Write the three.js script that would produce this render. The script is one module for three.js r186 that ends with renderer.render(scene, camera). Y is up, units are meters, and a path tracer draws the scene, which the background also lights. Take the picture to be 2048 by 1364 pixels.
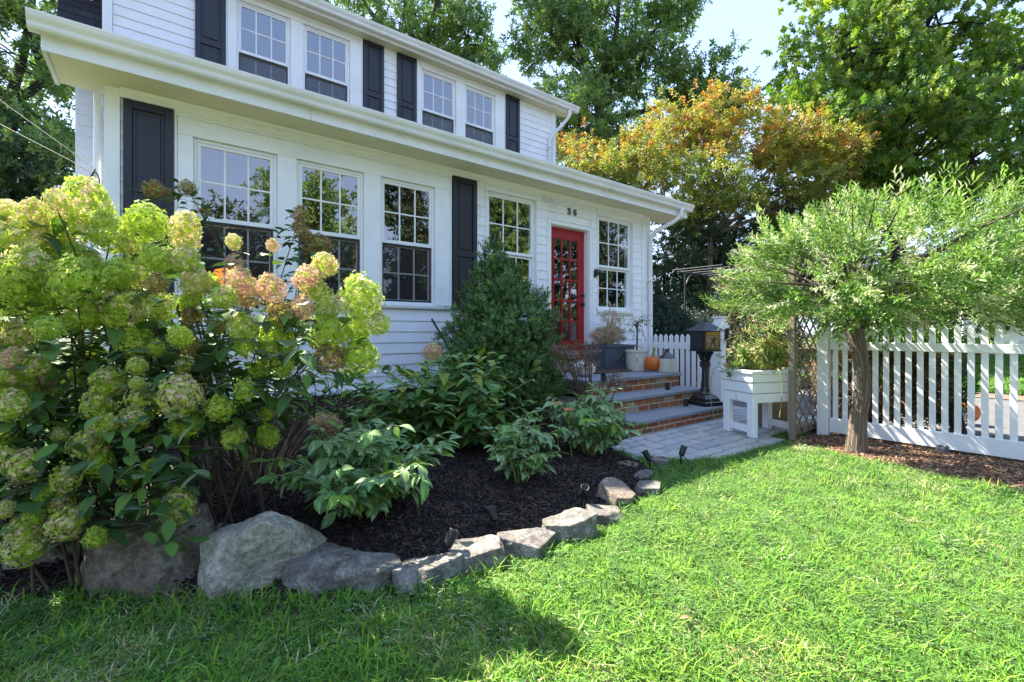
import * as THREE from 'three';
import { mergeGeometries, mergeVertices } from 'three/addons/utils/BufferGeometryUtils.js';
import { RoundedBoxGeometry } from 'three/addons/geometries/RoundedBoxGeometry.js';
import { TextGeometry } from 'three/addons/geometries/TextGeometry.js';
import { FontLoader } from 'three/addons/loaders/FontLoader.js';
import { ImprovedNoise } from 'three/addons/math/ImprovedNoise.js';

// ---------------------------------------------------------------- camera, sky, sun, exposure
const scene = new THREE.Scene();
const CAM_H = 1.1, FOCAL = 930, HORIZON = 665, YAW = 37.25 * Math.PI / 180;
const camera = new THREE.PerspectiveCamera(2 * Math.atan(682 / FOCAL) * 180 / Math.PI, 2048 / 1364, 0.05, 400);
camera.position.set(0, CAM_H, 0);
camera.rotation.y = -YAW;
camera.setViewOffset(2048, 1364, 0, 17, 2048, 1364);
const renderer = new THREE.WebGLRenderer({ antialias: true });
renderer.toneMapping = THREE.LinearToneMapping;
renderer.toneMappingExposure = 5.55;
renderer.shadowMap.enabled = true;
const SUN = new THREE.Vector3(-0.3, 1.22, -1).normalize();
const sun = new THREE.DirectionalLight(new THREE.Color(1, 0.93, 0.8), 4.1);
sun.position.copy(SUN).multiplyScalar(40).add(new THREE.Vector3(3, 0, -2));
sun.target.position.set(3, 0, -2);
sun.castShadow = true;
Object.assign(sun.shadow.camera, { left: -20, right: 20, top: 20, bottom: -20, near: 1, far: 90 });
sun.shadow.mapSize.set(4096, 4096); sun.shadow.bias = -0.0005;
scene.add(sun, sun.target);
const clamp01 = (x) => Math.min(1, Math.max(0, x));
{
  const W = 512, H = 256, d = new Float32Array(W * H * 4), v = new THREE.Vector3();
  for (let j = 0; j < H; j++) for (let i = 0; i < W; i++) {
    const el = ((j + 0.5) / H - 0.5) * Math.PI, az = ((i + 0.5) / W - 0.5) * 2 * Math.PI;
    v.set(Math.cos(el) * Math.cos(az), Math.sin(el), Math.cos(el) * Math.sin(az));
    const up = Math.max(v.y, 0), c = v.dot(SUN), k = Math.pow(1 - up, 3.2);
    const glow = 0.06 * Math.pow(Math.max(0, c * 0.5 + 0.5), 5);
    const haze = k * (0.75 + 0.25 * clamp01(c)); // the air whitens low down, a little more on the sun's side
    let r = 0.115 + 0.21 * haze + glow, g = 0.178 + 0.195 * haze + glow * 0.98, b = 0.325 + 0.12 * haze + glow * 0.9;
    if (v.y < 0) { r = 0.1; g = 0.11; b = 0.09; }
    const o = (j * W + i) * 4; d[o] = r; d[o + 1] = g; d[o + 2] = b; d[o + 3] = 1;
  }
  const sky = new THREE.DataTexture(d, W, H, THREE.RGBAFormat, THREE.FloatType);
  sky.mapping = THREE.EquirectangularReflectionMapping; sky.magFilter = THREE.LinearFilter; sky.needsUpdate = true;
  scene.background = sky; scene.environment = sky;
}

// ---------------------------------------------------------------- helpers
const V = (x = 0, y = 0, z = 0) => new THREE.Vector3(x, y, z);
let seedState = 7;
const seed = (s) => { seedState = s; };
const rnd = () => { seedState = (seedState + 0x6d2b79f5) | 0; let t = Math.imul(seedState ^ (seedState >>> 15), 1 | seedState); t = (t + Math.imul(t ^ (t >>> 7), 61 | t)) ^ t; return ((t ^ (t >>> 14)) >>> 0) / 4294967296; };
const rr = (a, b) => a + (b - a) * rnd();
const gauss = () => (rnd() + rnd() + rnd() + rnd() - 2) * 0.87;
const pick = (a) => a[Math.floor(rnd() * a.length)];
const clamp = (x, a, b) => Math.min(b, Math.max(a, x));
const lerp = (a, b, t) => a + (b - a) * t;
const noiseP = new ImprovedNoise();
const fbm = (x, y, z, o = 4) => { let s = 0, a = 0.5, f = 1; for (let i = 0; i < o; i++) { s += a * noiseP.noise(x * f, y * f, z * f + i * 7.3); a *= 0.5; f *= 2.03; } return s; };
const RIGHT = [Math.cos(YAW), Math.sin(YAW)], FWD = [Math.sin(YAW), -Math.cos(YAW)];
// a point of the place from where the photograph shows it and how many metres in front of the camera it stands
const at = (px, py, depth) => { const l = (px - 1024) / FOCAL * depth; return V(l * RIGHT[0] + depth * FWD[0], CAM_H + (HORIZON - py) / FOCAL * depth, l * RIGHT[1] + depth * FWD[1]); };
const onY = (px, py, y = 0) => at(px, py, (CAM_H - y) / (py - HORIZON) * FOCAL);
const used = new Map();
const numbered = (n) => { const k = used.get(n) ?? 0; used.set(n, k + 1); return k ? n + '_' + String(k).padStart(3, '0') : n; };
const shade = (o) => { o.castShadow = true; o.receiveShadow = true; return o; };
const UV_SCALE = 1;
function boxUV(g, s = UV_SCALE) {
  const p = g.attributes.position, n = g.attributes.normal, uv = new Float32Array(p.count * 2);
  for (let i = 0; i < p.count; i++) {
    const ax = Math.abs(n.getX(i)), ay = Math.abs(n.getY(i)), az = Math.abs(n.getZ(i));
    let u, v; if (ax >= ay && ax >= az) { u = p.getZ(i); v = p.getY(i); } else if (ay >= az) { u = p.getX(i); v = p.getZ(i); } else { u = p.getX(i); v = p.getY(i); }
    uv[2 * i] = u * s; uv[2 * i + 1] = v * s;
  }
  g.setAttribute('uv', new THREE.BufferAttribute(uv, 2)); return g;
}
const plainGeo = (g) => { const o = g.index ? g.toNonIndexed() : g; for (const k of Object.keys(o.attributes)) if (!['position', 'normal', 'uv', 'color'].includes(k)) o.deleteAttribute(k); return o; };
function join(list) { if (list.length === 1) return list[0]; return mergeGeometries(list.map(plainGeo)); }
// box between two corners with softened edges
function bx(x0, x1, y0, y1, z0, z1, r = 0.004) {
  const w = x1 - x0, h = y1 - y0, d = z1 - z0;
  const g = r > 0 ? new RoundedBoxGeometry(w, h, d, 1, Math.min(r, w * 0.4, h * 0.4, d * 0.4)) : new THREE.BoxGeometry(w, h, d);
  g.translate((x0 + x1) / 2, (y0 + y1) / 2, (z0 + z1) / 2); return boxUV(g);
}
function mesh(name, geo, mat, parent) {
  const m = shade(new THREE.Mesh(Array.isArray(geo) ? join(geo) : geo, mat)); m.name = name; if (parent) parent.add(m); return m;
}
function thing(name, label, category, group, pos = [0, 0, 0], turn = 0) {
  const o = new THREE.Group(); o.name = numbered(name); o.position.set(...pos); o.rotation.y = turn;
  o.userData = { label, category }; if (group) o.userData.group = group; scene.add(o); return o;
}
function part(name, parent) { const o = new THREE.Group(); o.name = name; parent.add(o); return o; }
function tag(m, label, category, group) { m.name = numbered(m.name); m.userData = { label, category }; if (group) m.userData.group = group; scene.add(m); return m; }
function structure(m, label) { m.name = numbered(m.name); m.userData = { kind: 'structure', label, category: 'ground' }; scene.add(m); return m; }
// children were built in place: move the group's origin to the thing's base
function rebase(g, x, y, z) { g.position.set(x, y, z); for (const c of g.children) c.position.sub(V(x, y, z)); return g; }
function tube(points, r0, r1, radial = 6, segs = 8) {
  const c = new THREE.CatmullRomCurve3(points), g = new THREE.TubeGeometry(c, segs, 1, radial, false), p = g.attributes.position;
  for (let i = 0; i <= segs; i++) {
    const q = c.getPointAt(i / segs), r = typeof r0 === 'function' ? r0(i / segs) : lerp(r0, r1, i / segs);
    for (let j = 0; j <= radial; j++) { const k = i * (radial + 1) + j; p.setXYZ(k, q.x + (p.getX(k) - q.x) * r, q.y + (p.getY(k) - q.y) * r, q.z + (p.getZ(k) - q.z) * r); }
  }
  const uv = g.attributes.uv; for (let i = 0; i < uv.count; i++) uv.setXY(i, uv.getY(i), uv.getX(i));
  return g;
}
function capped(points, r0, r1, radial = 8, segs = 6) { // tube with closed ends
  const a = points[0], b = points[points.length - 1];
  const rA = r0, rB = r1 ?? r0, s1 = new THREE.SphereGeometry(rA, radial, 4), s2 = new THREE.SphereGeometry(rB, radial, 4);
  s1.translate(a.x, a.y, a.z); s2.translate(b.x, b.y, b.z);
  return join([tube(points, rA, rB, radial, segs), s1, s2].map(plainGeo));
}
function lathe(profile, seg = 24) { const g = new THREE.LatheGeometry(profile.map(([r, y]) => new THREE.Vector2(r, y)), seg); return g; }
function extrudeX(profile, x0, x1) { // profile in (z, y), swept along x
  const s = new THREE.Shape(profile.map(([z, y]) => new THREE.Vector2(z, y)));
  const g = new THREE.ExtrudeGeometry(s, { depth: x1 - x0, bevelEnabled: false });
  // (px, py, pz) -> (x = pz, y = py, z = px)
  const p = g.attributes.position, n = g.attributes.normal;
  for (let i = 0; i < p.count; i++) { const a = p.getX(i), c = p.getZ(i); p.setX(i, x0 + c); p.setZ(i, a); const na = n.getX(i), nc = n.getZ(i); n.setX(i, nc); n.setZ(i, na); }
  // the swap mirrors: flip winding
  const h = g.index ? g.toNonIndexed() : g, q = h.attributes.position, m = h.attributes.normal;
  for (let i = 0; i < q.count; i += 3) for (const A of [q, m]) { const t = [A.getX(i), A.getY(i), A.getZ(i)]; A.setXYZ(i, A.getX(i + 1), A.getY(i + 1), A.getZ(i + 1)); A.setXYZ(i + 1, ...t); }
  return boxUV(h);
}
// ---- textures
function valueNoise(n, s) { seed(s); const t = new Float32Array(n * n).map(() => rnd()); return (u, v) => { const x = u * n, y = v * n, i = Math.floor(x), j = Math.floor(y); let a = x - i, b = y - j; a = a * a * (3 - 2 * a); b = b * b * (3 - 2 * b); const m = (k, l) => t[((l % n + n) % n) * n + ((k % n + n) % n)]; return lerp(lerp(m(i, j), m(i + 1, j), a), lerp(m(i, j + 1), m(i + 1, j + 1), a), b); }; }
function tileFbm(s, base, oct) { const L = []; for (let i = 0; i < oct; i++) L.push(valueNoise(base << i, s + i * 31)); return (u, v) => { let r = 0, a = 0.5, t = 0; for (const f of L) { r += a * f(u, v); t += a; a *= 0.55; } return r / t; }; }
function texture(w, h, fn, srgb = false, repeat = [1, 1]) {
  const d = new Uint8Array(w * h * 4);
  for (let j = 0; j < h; j++) for (let i = 0; i < w; i++) { let c = fn((i + 0.5) / w, (j + 0.5) / h); if (!Array.isArray(c)) c = [c, c, c]; const o = (j * w + i) * 4; for (let k = 0; k < 3; k++) d[o + k] = clamp(c[k], 0, 1) * 255; d[o + 3] = (c[3] ?? 1) * 255; }
  const t = new THREE.DataTexture(d, w, h); t.wrapS = t.wrapT = THREE.RepeatWrapping; t.magFilter = THREE.LinearFilter; t.minFilter = THREE.LinearMipmapLinearFilter;
  t.repeat.set(...repeat); if (srgb) t.colorSpace = THREE.SRGBColorSpace; t.needsUpdate = true; return t;
}
const rep = (t, x, y) => { const c = t.clone(); c.repeat.set(x, y ?? x); c.needsUpdate = true; return c; };
const nA = tileFbm(11, 4, 6), nB = tileFbm(23, 8, 5), nC = tileFbm(41, 32, 3), nD = tileFbm(77, 3, 4);
const T = {
  fine: texture(512, 512, (u, v) => 0.55 * nC(u, v) + 0.45 * nA(u, v)),
  tone: texture(512, 512, (u, v) => { const x = 0.72 + 0.4 * (nA(u, v) - 0.5) + 0.18 * (nC(u, v) - 0.5); return [x, x, x]; }),
  grime: texture(512, 512, (u, v) => { const s = Math.max(0, nD(u, v) - 0.52) * 0.7 + Math.max(0, nC(u, v) - 0.68) * 0.7 + 0.12 * Math.max(0, nA(u, v) - 0.5); return [1 - s * 0.55, 1 - s * 0.5, 1 - s * 0.62]; }),
  grain: texture(256, 512, (u, v) => { const x = 0.62 + 0.5 * (nB(u * 3, v * 0.25) - 0.5) + 0.25 * (nC(u * 2, v * 0.3) - 0.5); return [x, x, x]; }),
  bark: texture(256, 512, (u, v) => { const r = Math.abs(nB(u * 2, v * 0.4) - 0.5) * 2, x = 0.25 + 0.75 * Math.pow(r, 0.6); return [x, x, x]; }),
  leaf: texture(128, 128, (u, v) => { const m = Math.abs(u - 0.5), vein = Math.abs(((v * 7 + m * 5) % 1) - 0.5) < 0.07 ? 1.2 : 1, rib = m < 0.03 ? 1.35 : 1, x = (0.82 + 0.3 * (nA(u, v) - 0.5)) * Math.max(vein, rib); return [x, x, x * 0.95]; }),
  mildewSheen: texture(128, 128, (u, v) => { const m = Math.abs(u - 0.5), s = clamp((nA(u, v) - 0.46) * 3.2, 0, 1) * 0.75 + clamp((nC(u, v) - 0.6) * 3, 0, 1) * 0.3, rib = m < 0.03 ? 1.3 : 1; return [lerp(0.42, 0.76, s) * rib, lerp(0.54, 0.80, s) * rib, lerp(0.30, 0.73, s) * rib]; }, true),  // mildew blotches, whitened further so the colour also carries sky sheen
  speckle: texture(512, 512, (u, v) => { const g = nC(u * 2, v * 2), x = 0.66 + 0.55 * (g - 0.5) + 0.5 * (nB(u, v) - 0.5) - (nC(v * 2 + 0.3, u * 2) > 0.7 ? 0.22 : 0); return [x, x, x * 0.98]; }),
  rug: texture(256, 256, (u, v) => 0.4 + 0.6 * nC(u * 2, v * 2)),
};
// ---- materials
const lin = (r, g, b) => new THREE.Color().setRGB(r, g, b);
const M = (o) => new THREE.MeshStandardMaterial(o), P = (o) => new THREE.MeshPhysicalMaterial(o);
const mat = {
  siding: M({ color: lin(0.86, 0.86, 0.87), roughness: 0.5, map: rep(T.grime, 0.6), bumpMap: rep(T.grain, 1.5, 4), bumpScale: 0.0006 }),
  trim: M({ color: lin(0.86, 0.86, 0.85), roughness: 0.42, map: rep(T.grime, 0.9) }),
  vinyl: M({ color: lin(0.86, 0.86, 0.86), roughness: 0.4, map: rep(T.grime, 0.7) }),
  gutter: M({ color: lin(0.78, 0.775, 0.755), roughness: 0.4, map: rep(T.grime, 1.1) }),
  soffitBounce: M({ color: lin(0.78, 0.74, 0.54), roughness: 0.6, map: rep(T.grime, 0.5) }),  // cream tint puts the yellow bounce from the sunlit lawn into the colour
  shutter: M({ color: lin(0.013, 0.014, 0.021), roughness: 0.42, bumpMap: rep(T.grain, 2, 1), bumpScale: 0.0005 }),
  glass: P({ color: lin(0.96, 0.98, 0.97), roughness: 0, transmission: 1, thickness: 0, ior: 3 }),
  screen: P({ color: lin(0.02, 0.022, 0.025), roughness: 0.8, transparent: true, opacity: 0.45 }),
  screenFrame: M({ color: lin(0.03, 0.03, 0.035), roughness: 0.5 }),
  red: M({ color: lin(0.34, 0.008, 0.009), roughness: 0.38, bumpMap: rep(T.fine, 3), bumpScale: 0.0004 }),
  black: M({ color: lin(0.012, 0.012, 0.013), roughness: 0.45 }),
  blackGloss: P({ color: lin(0.01, 0.01, 0.011), roughness: 0.35, clearcoat: 0.4, clearcoatRoughness: 0.25, bumpMap: rep(T.fine, 8), bumpScale: 0.0006 }),
  mailRoof: M({ color: lin(0.035, 0.04, 0.05), roughness: 0.45 }),
  bronze: M({ color: lin(0.34, 0.27, 0.19), roughness: 0.4, metalness: 0.6 }),
  amber: M({ color: lin(0.5, 0.27, 0.08), roughness: 0.35, metalness: 0.3 }),
  shingle: [0.7, 1, 1.35].map((k) => M({ color: lin(0.022 * k, 0.02 * k, 0.026 * k), roughness: 0.95, bumpMap: rep(T.fine, 5), bumpScale: 0.004 })),
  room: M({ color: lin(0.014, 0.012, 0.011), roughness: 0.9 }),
  brick: [[0.46, 0.14, 0.065], [0.40, 0.11, 0.055], [0.5, 0.18, 0.075], [0.27, 0.14, 0.085], [0.36, 0.21, 0.12], [0.5, 0.4, 0.31]].map((c) => M({ color: lin(...c), roughness: 0.93, map: rep(T.tone, 5), bumpMap: rep(T.fine, 9), bumpScale: 0.004 })),
  mortar: M({ color: lin(0.55, 0.46, 0.36), roughness: 0.98, bumpMap: rep(T.fine, 9), bumpScale: 0.003 }),
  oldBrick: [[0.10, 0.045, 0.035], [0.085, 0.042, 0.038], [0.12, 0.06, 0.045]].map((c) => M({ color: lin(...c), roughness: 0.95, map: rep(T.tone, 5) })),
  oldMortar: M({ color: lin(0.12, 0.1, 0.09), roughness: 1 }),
  bluestone: M({ color: lin(0.33, 0.345, 0.38), roughness: 0.75, map: rep(T.tone, 1.4), bumpMap: rep(T.fine, 4), bumpScale: 0.004 }),
  paver: [[0.6, 0.57, 0.55], [0.52, 0.51, 0.51], [0.63, 0.57, 0.52], [0.47, 0.465, 0.475], [0.56, 0.555, 0.565]].map((c) => M({ color: lin(...c), roughness: 0.9, map: rep(T.tone, 4), bumpMap: rep(T.fine, 8), bumpScale: 0.004 })),
  sand: M({ color: lin(0.05, 0.043, 0.037), roughness: 1 }),
  rock: P({ color: lin(1, 1, 1), vertexColors: true, roughness: 0.9, map: rep(T.speckle, 4), bumpMap: rep(T.speckle, 4), bumpScale: 0.005 }),
  mulch: M({ color: lin(0.028, 0.016, 0.011), roughness: 1, map: rep(T.tone, 2), bumpMap: rep(T.fine, 6), bumpScale: 0.02 }),
  mulchBrown: M({ color: lin(0.17, 0.088, 0.05), roughness: 1, map: rep(T.tone, 2), bumpMap: rep(T.fine, 6), bumpScale: 0.02 }),
  chip: M({ color: lin(1, 1, 1), roughness: 0.95 }),
  soil: M({ color: lin(0.075, 0.055, 0.03), roughness: 1, map: rep(T.tone, 0.8), bumpMap: rep(T.fine, 4), bumpScale: 0.02 }),
  concrete: M({ color: lin(0.46, 0.44, 0.41), roughness: 0.92, map: rep(T.tone, 1), bumpMap: rep(T.fine, 8), bumpScale: 0.004 }),
  asphalt: M({ color: lin(0.17, 0.165, 0.165), roughness: 0.92, map: rep(T.tone, 1.2), bumpMap: rep(T.fine, 12), bumpScale: 0.006 }),
  bark: M({ color: lin(0.30, 0.23, 0.165), roughness: 0.95, map: rep(T.bark, 2, 1.2), bumpMap: rep(T.bark, 2, 1.2), bumpScale: 0.02 }),
  oakBark: M({ color: lin(0.09, 0.075, 0.06), roughness: 0.95, map: rep(T.bark, 3, 6), bumpMap: rep(T.bark, 3, 6), bumpScale: 0.03 }),
  twig: M({ color: lin(0.085, 0.058, 0.04), roughness: 0.9 }),
  deadStem: M({ color: lin(0.30, 0.19, 0.10), roughness: 0.9 }),
  greenStem: M({ color: lin(0.22, 0.27, 0.07), roughness: 0.75 }),
  oldWood: M({ color: lin(0.36, 0.29, 0.22), roughness: 0.9, map: rep(T.grain, 6, 1.5), bumpMap: rep(T.grain, 6, 1.5), bumpScale: 0.003 }),
  crock: P({ color: lin(0.56, 0.51, 0.43), roughness: 0.35, clearcoat: 0.3, map: rep(T.grime, 2) }),
  jugTop: P({ color: lin(0.035, 0.032, 0.03), roughness: 0.35, clearcoat: 0.4 }),
  pot: M({ color: lin(0.10, 0.12, 0.16), roughness: 0.55, map: rep(T.tone, 2) }),
  pumpkin: P({ color: lin(0.75, 0.16, 0.008), roughness: 0.42, clearcoat: 0.15, map: rep(T.tone, 3) }),
  paleGourd: M({ color: lin(0.72, 0.69, 0.6), roughness: 0.5 }),
  doormat: M({ color: lin(0.16, 0.09, 0.045), roughness: 1, map: rep(T.rug, 3), bumpMap: rep(T.rug, 6), bumpScale: 0.01 }),
  steel: M({ color: lin(0.3, 0.3, 0.31), roughness: 0.35, metalness: 0.8 }),
  iron: M({ color: lin(0.05, 0.052, 0.055), roughness: 0.5, metalness: 0.4 }),
  wire: M({ color: lin(0.01, 0.01, 0.01), roughness: 0.7 }),
  lamp: M({ color: lin(0.6, 0.3, 0.1), emissive: lin(1, 0.32, 0.04), emissiveIntensity: 0.55, roughness: 0.8 }),
  roofFar: M({ color: lin(0.2, 0.2, 0.21), roughness: 0.9, map: rep(T.tone, 0.7) }),
};
const leafMat = (c, o = {}) => P({ color: lin(...c), roughness: 0.85, transmission: 0.52, thickness: 0, side: THREE.DoubleSide, ior: 1.35, ...o });
const L = {
  grass: leafMat([1, 1, 1], { transmission: 0.35 }),
  tree: leafMat([1, 1, 1]),
  glossy: leafMat([1, 1, 1], { roughness: 0.62, transmission: 0.3, ior: 1.45 }),
  hyd: [[0.075, 0.17, 0.03], [0.055, 0.13, 0.03], [0.13, 0.26, 0.03], [0.10, 0.2, 0.03]].map((c) => leafMat(c, { map: T.leaf, roughness: 0.8, transmission: 0.35 })),
  mop: [[0.15, 0.31, 0.07], [0.19, 0.37, 0.055], [0.12, 0.26, 0.065], [0.3, 0.37, 0.05]].map((c) => leafMat(c, { map: T.leaf, roughness: 0.6, transmission: 0.3 })),
  peony: [[1.05, 1.02, 1.08], [0.7, 0.9, 0.6], [1.2, 1.12, 1.25], [1.0, 1.15, 0.35]].map((c) => leafMat(c, { map: T.mildewSheen, roughness: 0.65, transmission: 0.3 })),
  petal: leafMat([1, 1, 1], { vertexColors: true, transmission: 0.45, roughness: 0.9 }),
};

// ---------------------------------------------------------------- leaf, sprig and plant builders
function leafGeo(len, wid, { rows = 3, fold = 0.22, curl = 0.25, peak = 0.42, lobes = 0 } = {}) {
  const pos = [], uv = [], idx = [];
  for (let i = 0; i <= rows; i++) {
    const t = i / rows, w = i === rows ? 0 : i === 0 ? wid * 0.06 : wid * 0.5 * Math.pow(Math.sin(Math.PI * Math.pow(t, Math.log(0.5) / Math.log(peak))), 0.85) * (lobes && i % 2 ? 1 + lobes : 1);
    const b = curl * len * t * t, y = len * t * (1 - 0.25 * curl * t);
    pos.push(-w, y, w * fold - b, 0, y, -b, w, y, w * fold - b); uv.push(0.5 - w / wid, t, 0.5, t, 0.5 + w / wid, t);
    if (i) { const a = (i - 1) * 3, c = i * 3; idx.push(a, a + 1, c, a + 1, c + 1, c, a + 1, a + 2, c + 1, a + 2, c + 2, c + 1); }
  }
  const g = new THREE.BufferGeometry();
  g.setAttribute('position', new THREE.Float32BufferAttribute(pos, 3)); g.setAttribute('uv', new THREE.Float32BufferAttribute(uv, 2)); g.setIndex(idx); g.computeVertexNormals(); return g;
}
function quadLeaf(len, wid, curl = 0.2) { // four triangles with a bent midrib
  const g = new THREE.BufferGeometry(), w = wid / 2;
  g.setAttribute('position', new THREE.Float32BufferAttribute([0, 0, 0, -w, len * 0.5, w * 0.35, 0, len * 0.48, -len * curl * 0.25, w, len * 0.5, w * 0.35, 0, len, -len * curl], 3));
  g.setAttribute('uv', new THREE.Float32BufferAttribute([0.5, 0, 0, 0.5, 0.5, 0.5, 1, 0.5, 0.5, 1], 2));
  g.setIndex([0, 2, 1, 0, 3, 2, 1, 2, 4, 2, 3, 4]); g.computeVertexNormals(); return g;
}
const Y = V(0, 1, 0), _m = new THREE.Matrix4(), _q = new THREE.Quaternion(), _s = V(1, 1, 1);
function basis(p, dir, up, scale, out = new THREE.Matrix4()) {
  const y = dir.clone().normalize(), z = up.clone().addScaledVector(y, -up.dot(y)); if (z.lengthSq() < 1e-6) z.set(0.3, 0.1, 1).addScaledVector(y, -y.z); z.normalize();
  const x = y.clone().cross(z); out.makeBasis(x.multiplyScalar(scale), y.multiplyScalar(scale), z.multiplyScalar(scale)); out.setPosition(p); return out;
}
const rdir = () => { const z = rr(-1, 1), a = rr(0, 6.283), r = Math.sqrt(1 - z * z); return V(r * Math.cos(a), z, r * Math.sin(a)); };
// leaves set round a short twig that points up +y
function sprigGeo(n, leaf, twigLen, { spread = 1.0, pairs = false, jitter = 0.3, twig = 0 } = {}) {
  const gs = [];
  for (let i = 0; i < n; i++) {
    const t = pairs ? Math.floor(i / 2) / (n / 2) : i / n, a = pairs ? (i % 2) * Math.PI + Math.floor(i / 2) * 1.57 : i * 2.4 + rr(-0.4, 0.4);
    const up = spread * (1.1 - 0.75 * t), d = V(Math.cos(a) * up, 1 - up * 0.55 + rr(-jitter, jitter), Math.sin(a) * up);
    gs.push(leaf.clone().applyMatrix4(basis(V(rr(-1, 1) * 0.08 * twigLen, twigLen * t, rr(-1, 1) * 0.08 * twigLen), d, V(rr(-0.4, 0.4), 1, rr(-0.4, 0.4)), rr(0.75, 1.15))));
  }
  return join(gs);
}
function instanced(name, geo, m, mats, colors, parent) {
  const im = shade(new THREE.InstancedMesh(geo, m, mats.length)); im.name = name;
  mats.forEach((x, i) => im.setMatrixAt(i, x)); if (colors) colors.forEach((c, i) => im.setColorAt(i, c));
  im.userData = { kind: 'stuff' }; if (parent) parent.add(im); return im;
}
// the largest leaves in view are parts of their own; the rest stay together
function leaves(parent, list, geos, mats, cap = 280, name = 'leaf') {
  const eye = V(0, CAM_H, 0);
  for (const l of list) { l.d = l.s / l.p.distanceTo(eye); l.g = Math.floor(rnd() * geos.length); l.m ??= Math.floor(rnd() * mats.length); }
  list.sort((a, b) => b.d - a.d);
  for (const l of list.slice(0, cap)) {
    const m = shade(new THREE.Mesh(geos[l.g], mats[l.m])); m.name = name; basis(l.p, l.dir, l.up, l.s, m.matrix); m.matrix.decompose(m.position, m.quaternion, m.scale); parent.add(m);
  }
  const rest = new Map(); for (const l of list.slice(cap)) { const k = l.g * 10 + l.m; if (!rest.has(k)) rest.set(k, []); rest.get(k).push(basis(l.p, l.dir, l.up, l.s)); }
  for (const [k, ms] of rest) instanced('foliage', geos[Math.floor(k / 10)], mats[k % 10], ms, null, parent);
}
const mixColor = (list, j = 0.18) => { const [r, g, b] = pick(list), k = 1 + rr(-j, j); return lin(r * k * (1 + rr(-j, j) * 0.5), g * k, b * k * (1 + rr(-j, j) * 0.5)); };

// a tree: trunk, limbs reaching each lobe of the crown, branches to each leaf clump, sprigs round the clumps
function tree({ name, label, group, base, trunkH, trunkR, lean = [0, 0], lobes, sprig, colors, leafMatl = L.tree, bark = mat.oakBark, clumpR = 0.7, perClump = 26, scale = [0.8, 1.25], s, up = 0.35, patches }) {
  seed(s);
  const t = thing(name, label, 'tree', group), b = V(base[0], base[2] ?? 0, base[1]);
  const top = V(b.x + lean[0], b.y + trunkH, b.z + lean[1]), bend = V(rr(-0.1, 0.1), 0, rr(-0.1, 0.1)).multiplyScalar(trunkH * 0.15);
  const trunkC = new THREE.CatmullRomCurve3([b.clone().setY(b.y - 0.1), b.clone().lerp(top, 0.4).add(bend), top]);
  const tk = [tube(trunkC.getPoints(6), (u) => trunkR * (1.25 * Math.pow(1 - u, 6) + 1 - 0.55 * u), 0, 12, 14)];
  mesh('trunk', tk, bark, t);
  const limbs = [], mats = [], cols = [];
  for (const [cx, cy, cz, rx, ry, rz, clumps] of lobes) {
    const c = V(cx, cy, cz), st = trunkC.getPoint(clamp((cy - b.y - ry * 0.8) / trunkH, 0.45, 0.98)), midp = st.clone().lerp(c, 0.5).add(V(rr(-0.2, 0.2) * rx, -0.08 * ry, rr(-0.2, 0.2) * rz));
    const lc = new THREE.CatmullRomCurve3([st, midp, c, c.clone().add(V(rr(-0.3, 0.3) * rx, ry * 0.55, rr(-0.3, 0.3) * rz))]);
    limbs.push(tube(lc.getPoints(5), trunkR * 0.5, trunkR * 0.1, 7, 8));
    for (let k = 0; k < clumps; k++) {
      const d = rdir(), q = Math.pow(rnd(), 0.42), cp = V(cx + d.x * rx * q, cy + d.y * ry * q, cz + d.z * rz * q);
      const f = lc.getPoint(rr(0.3, 1));
      if (k % 2 === 0) limbs.push(tube([f, f.clone().lerp(cp, 0.5).add(V(0, 0.08 * ry, 0)), cp], trunkR * 0.13, trunkR * 0.03, 4, 4));
      const out = cp.clone().sub(c).normalize(), pc = patches ? patches(cp) : colors;
      for (let i = 0; i < perClump; i++) {
        const p = cp.clone().add(V(gauss(), gauss() * 0.75, gauss()).multiplyScalar(clumpR));
        const dir = out.clone().multiplyScalar(0.6).add(rdir()).add(V(0, up, 0));
        mats.push(basis(p, dir, V(rr(-0.5, 0.5), 1, rr(-0.5, 0.5)), rr(...scale))); cols.push(mixColor(pc));
      }
    }
  }
  mesh('limbs', limbs, bark, t);
  instanced('crown', sprig, leafMatl, mats, cols, t);
  return rebase(t, b.x, b.y, b.z);
}
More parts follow.
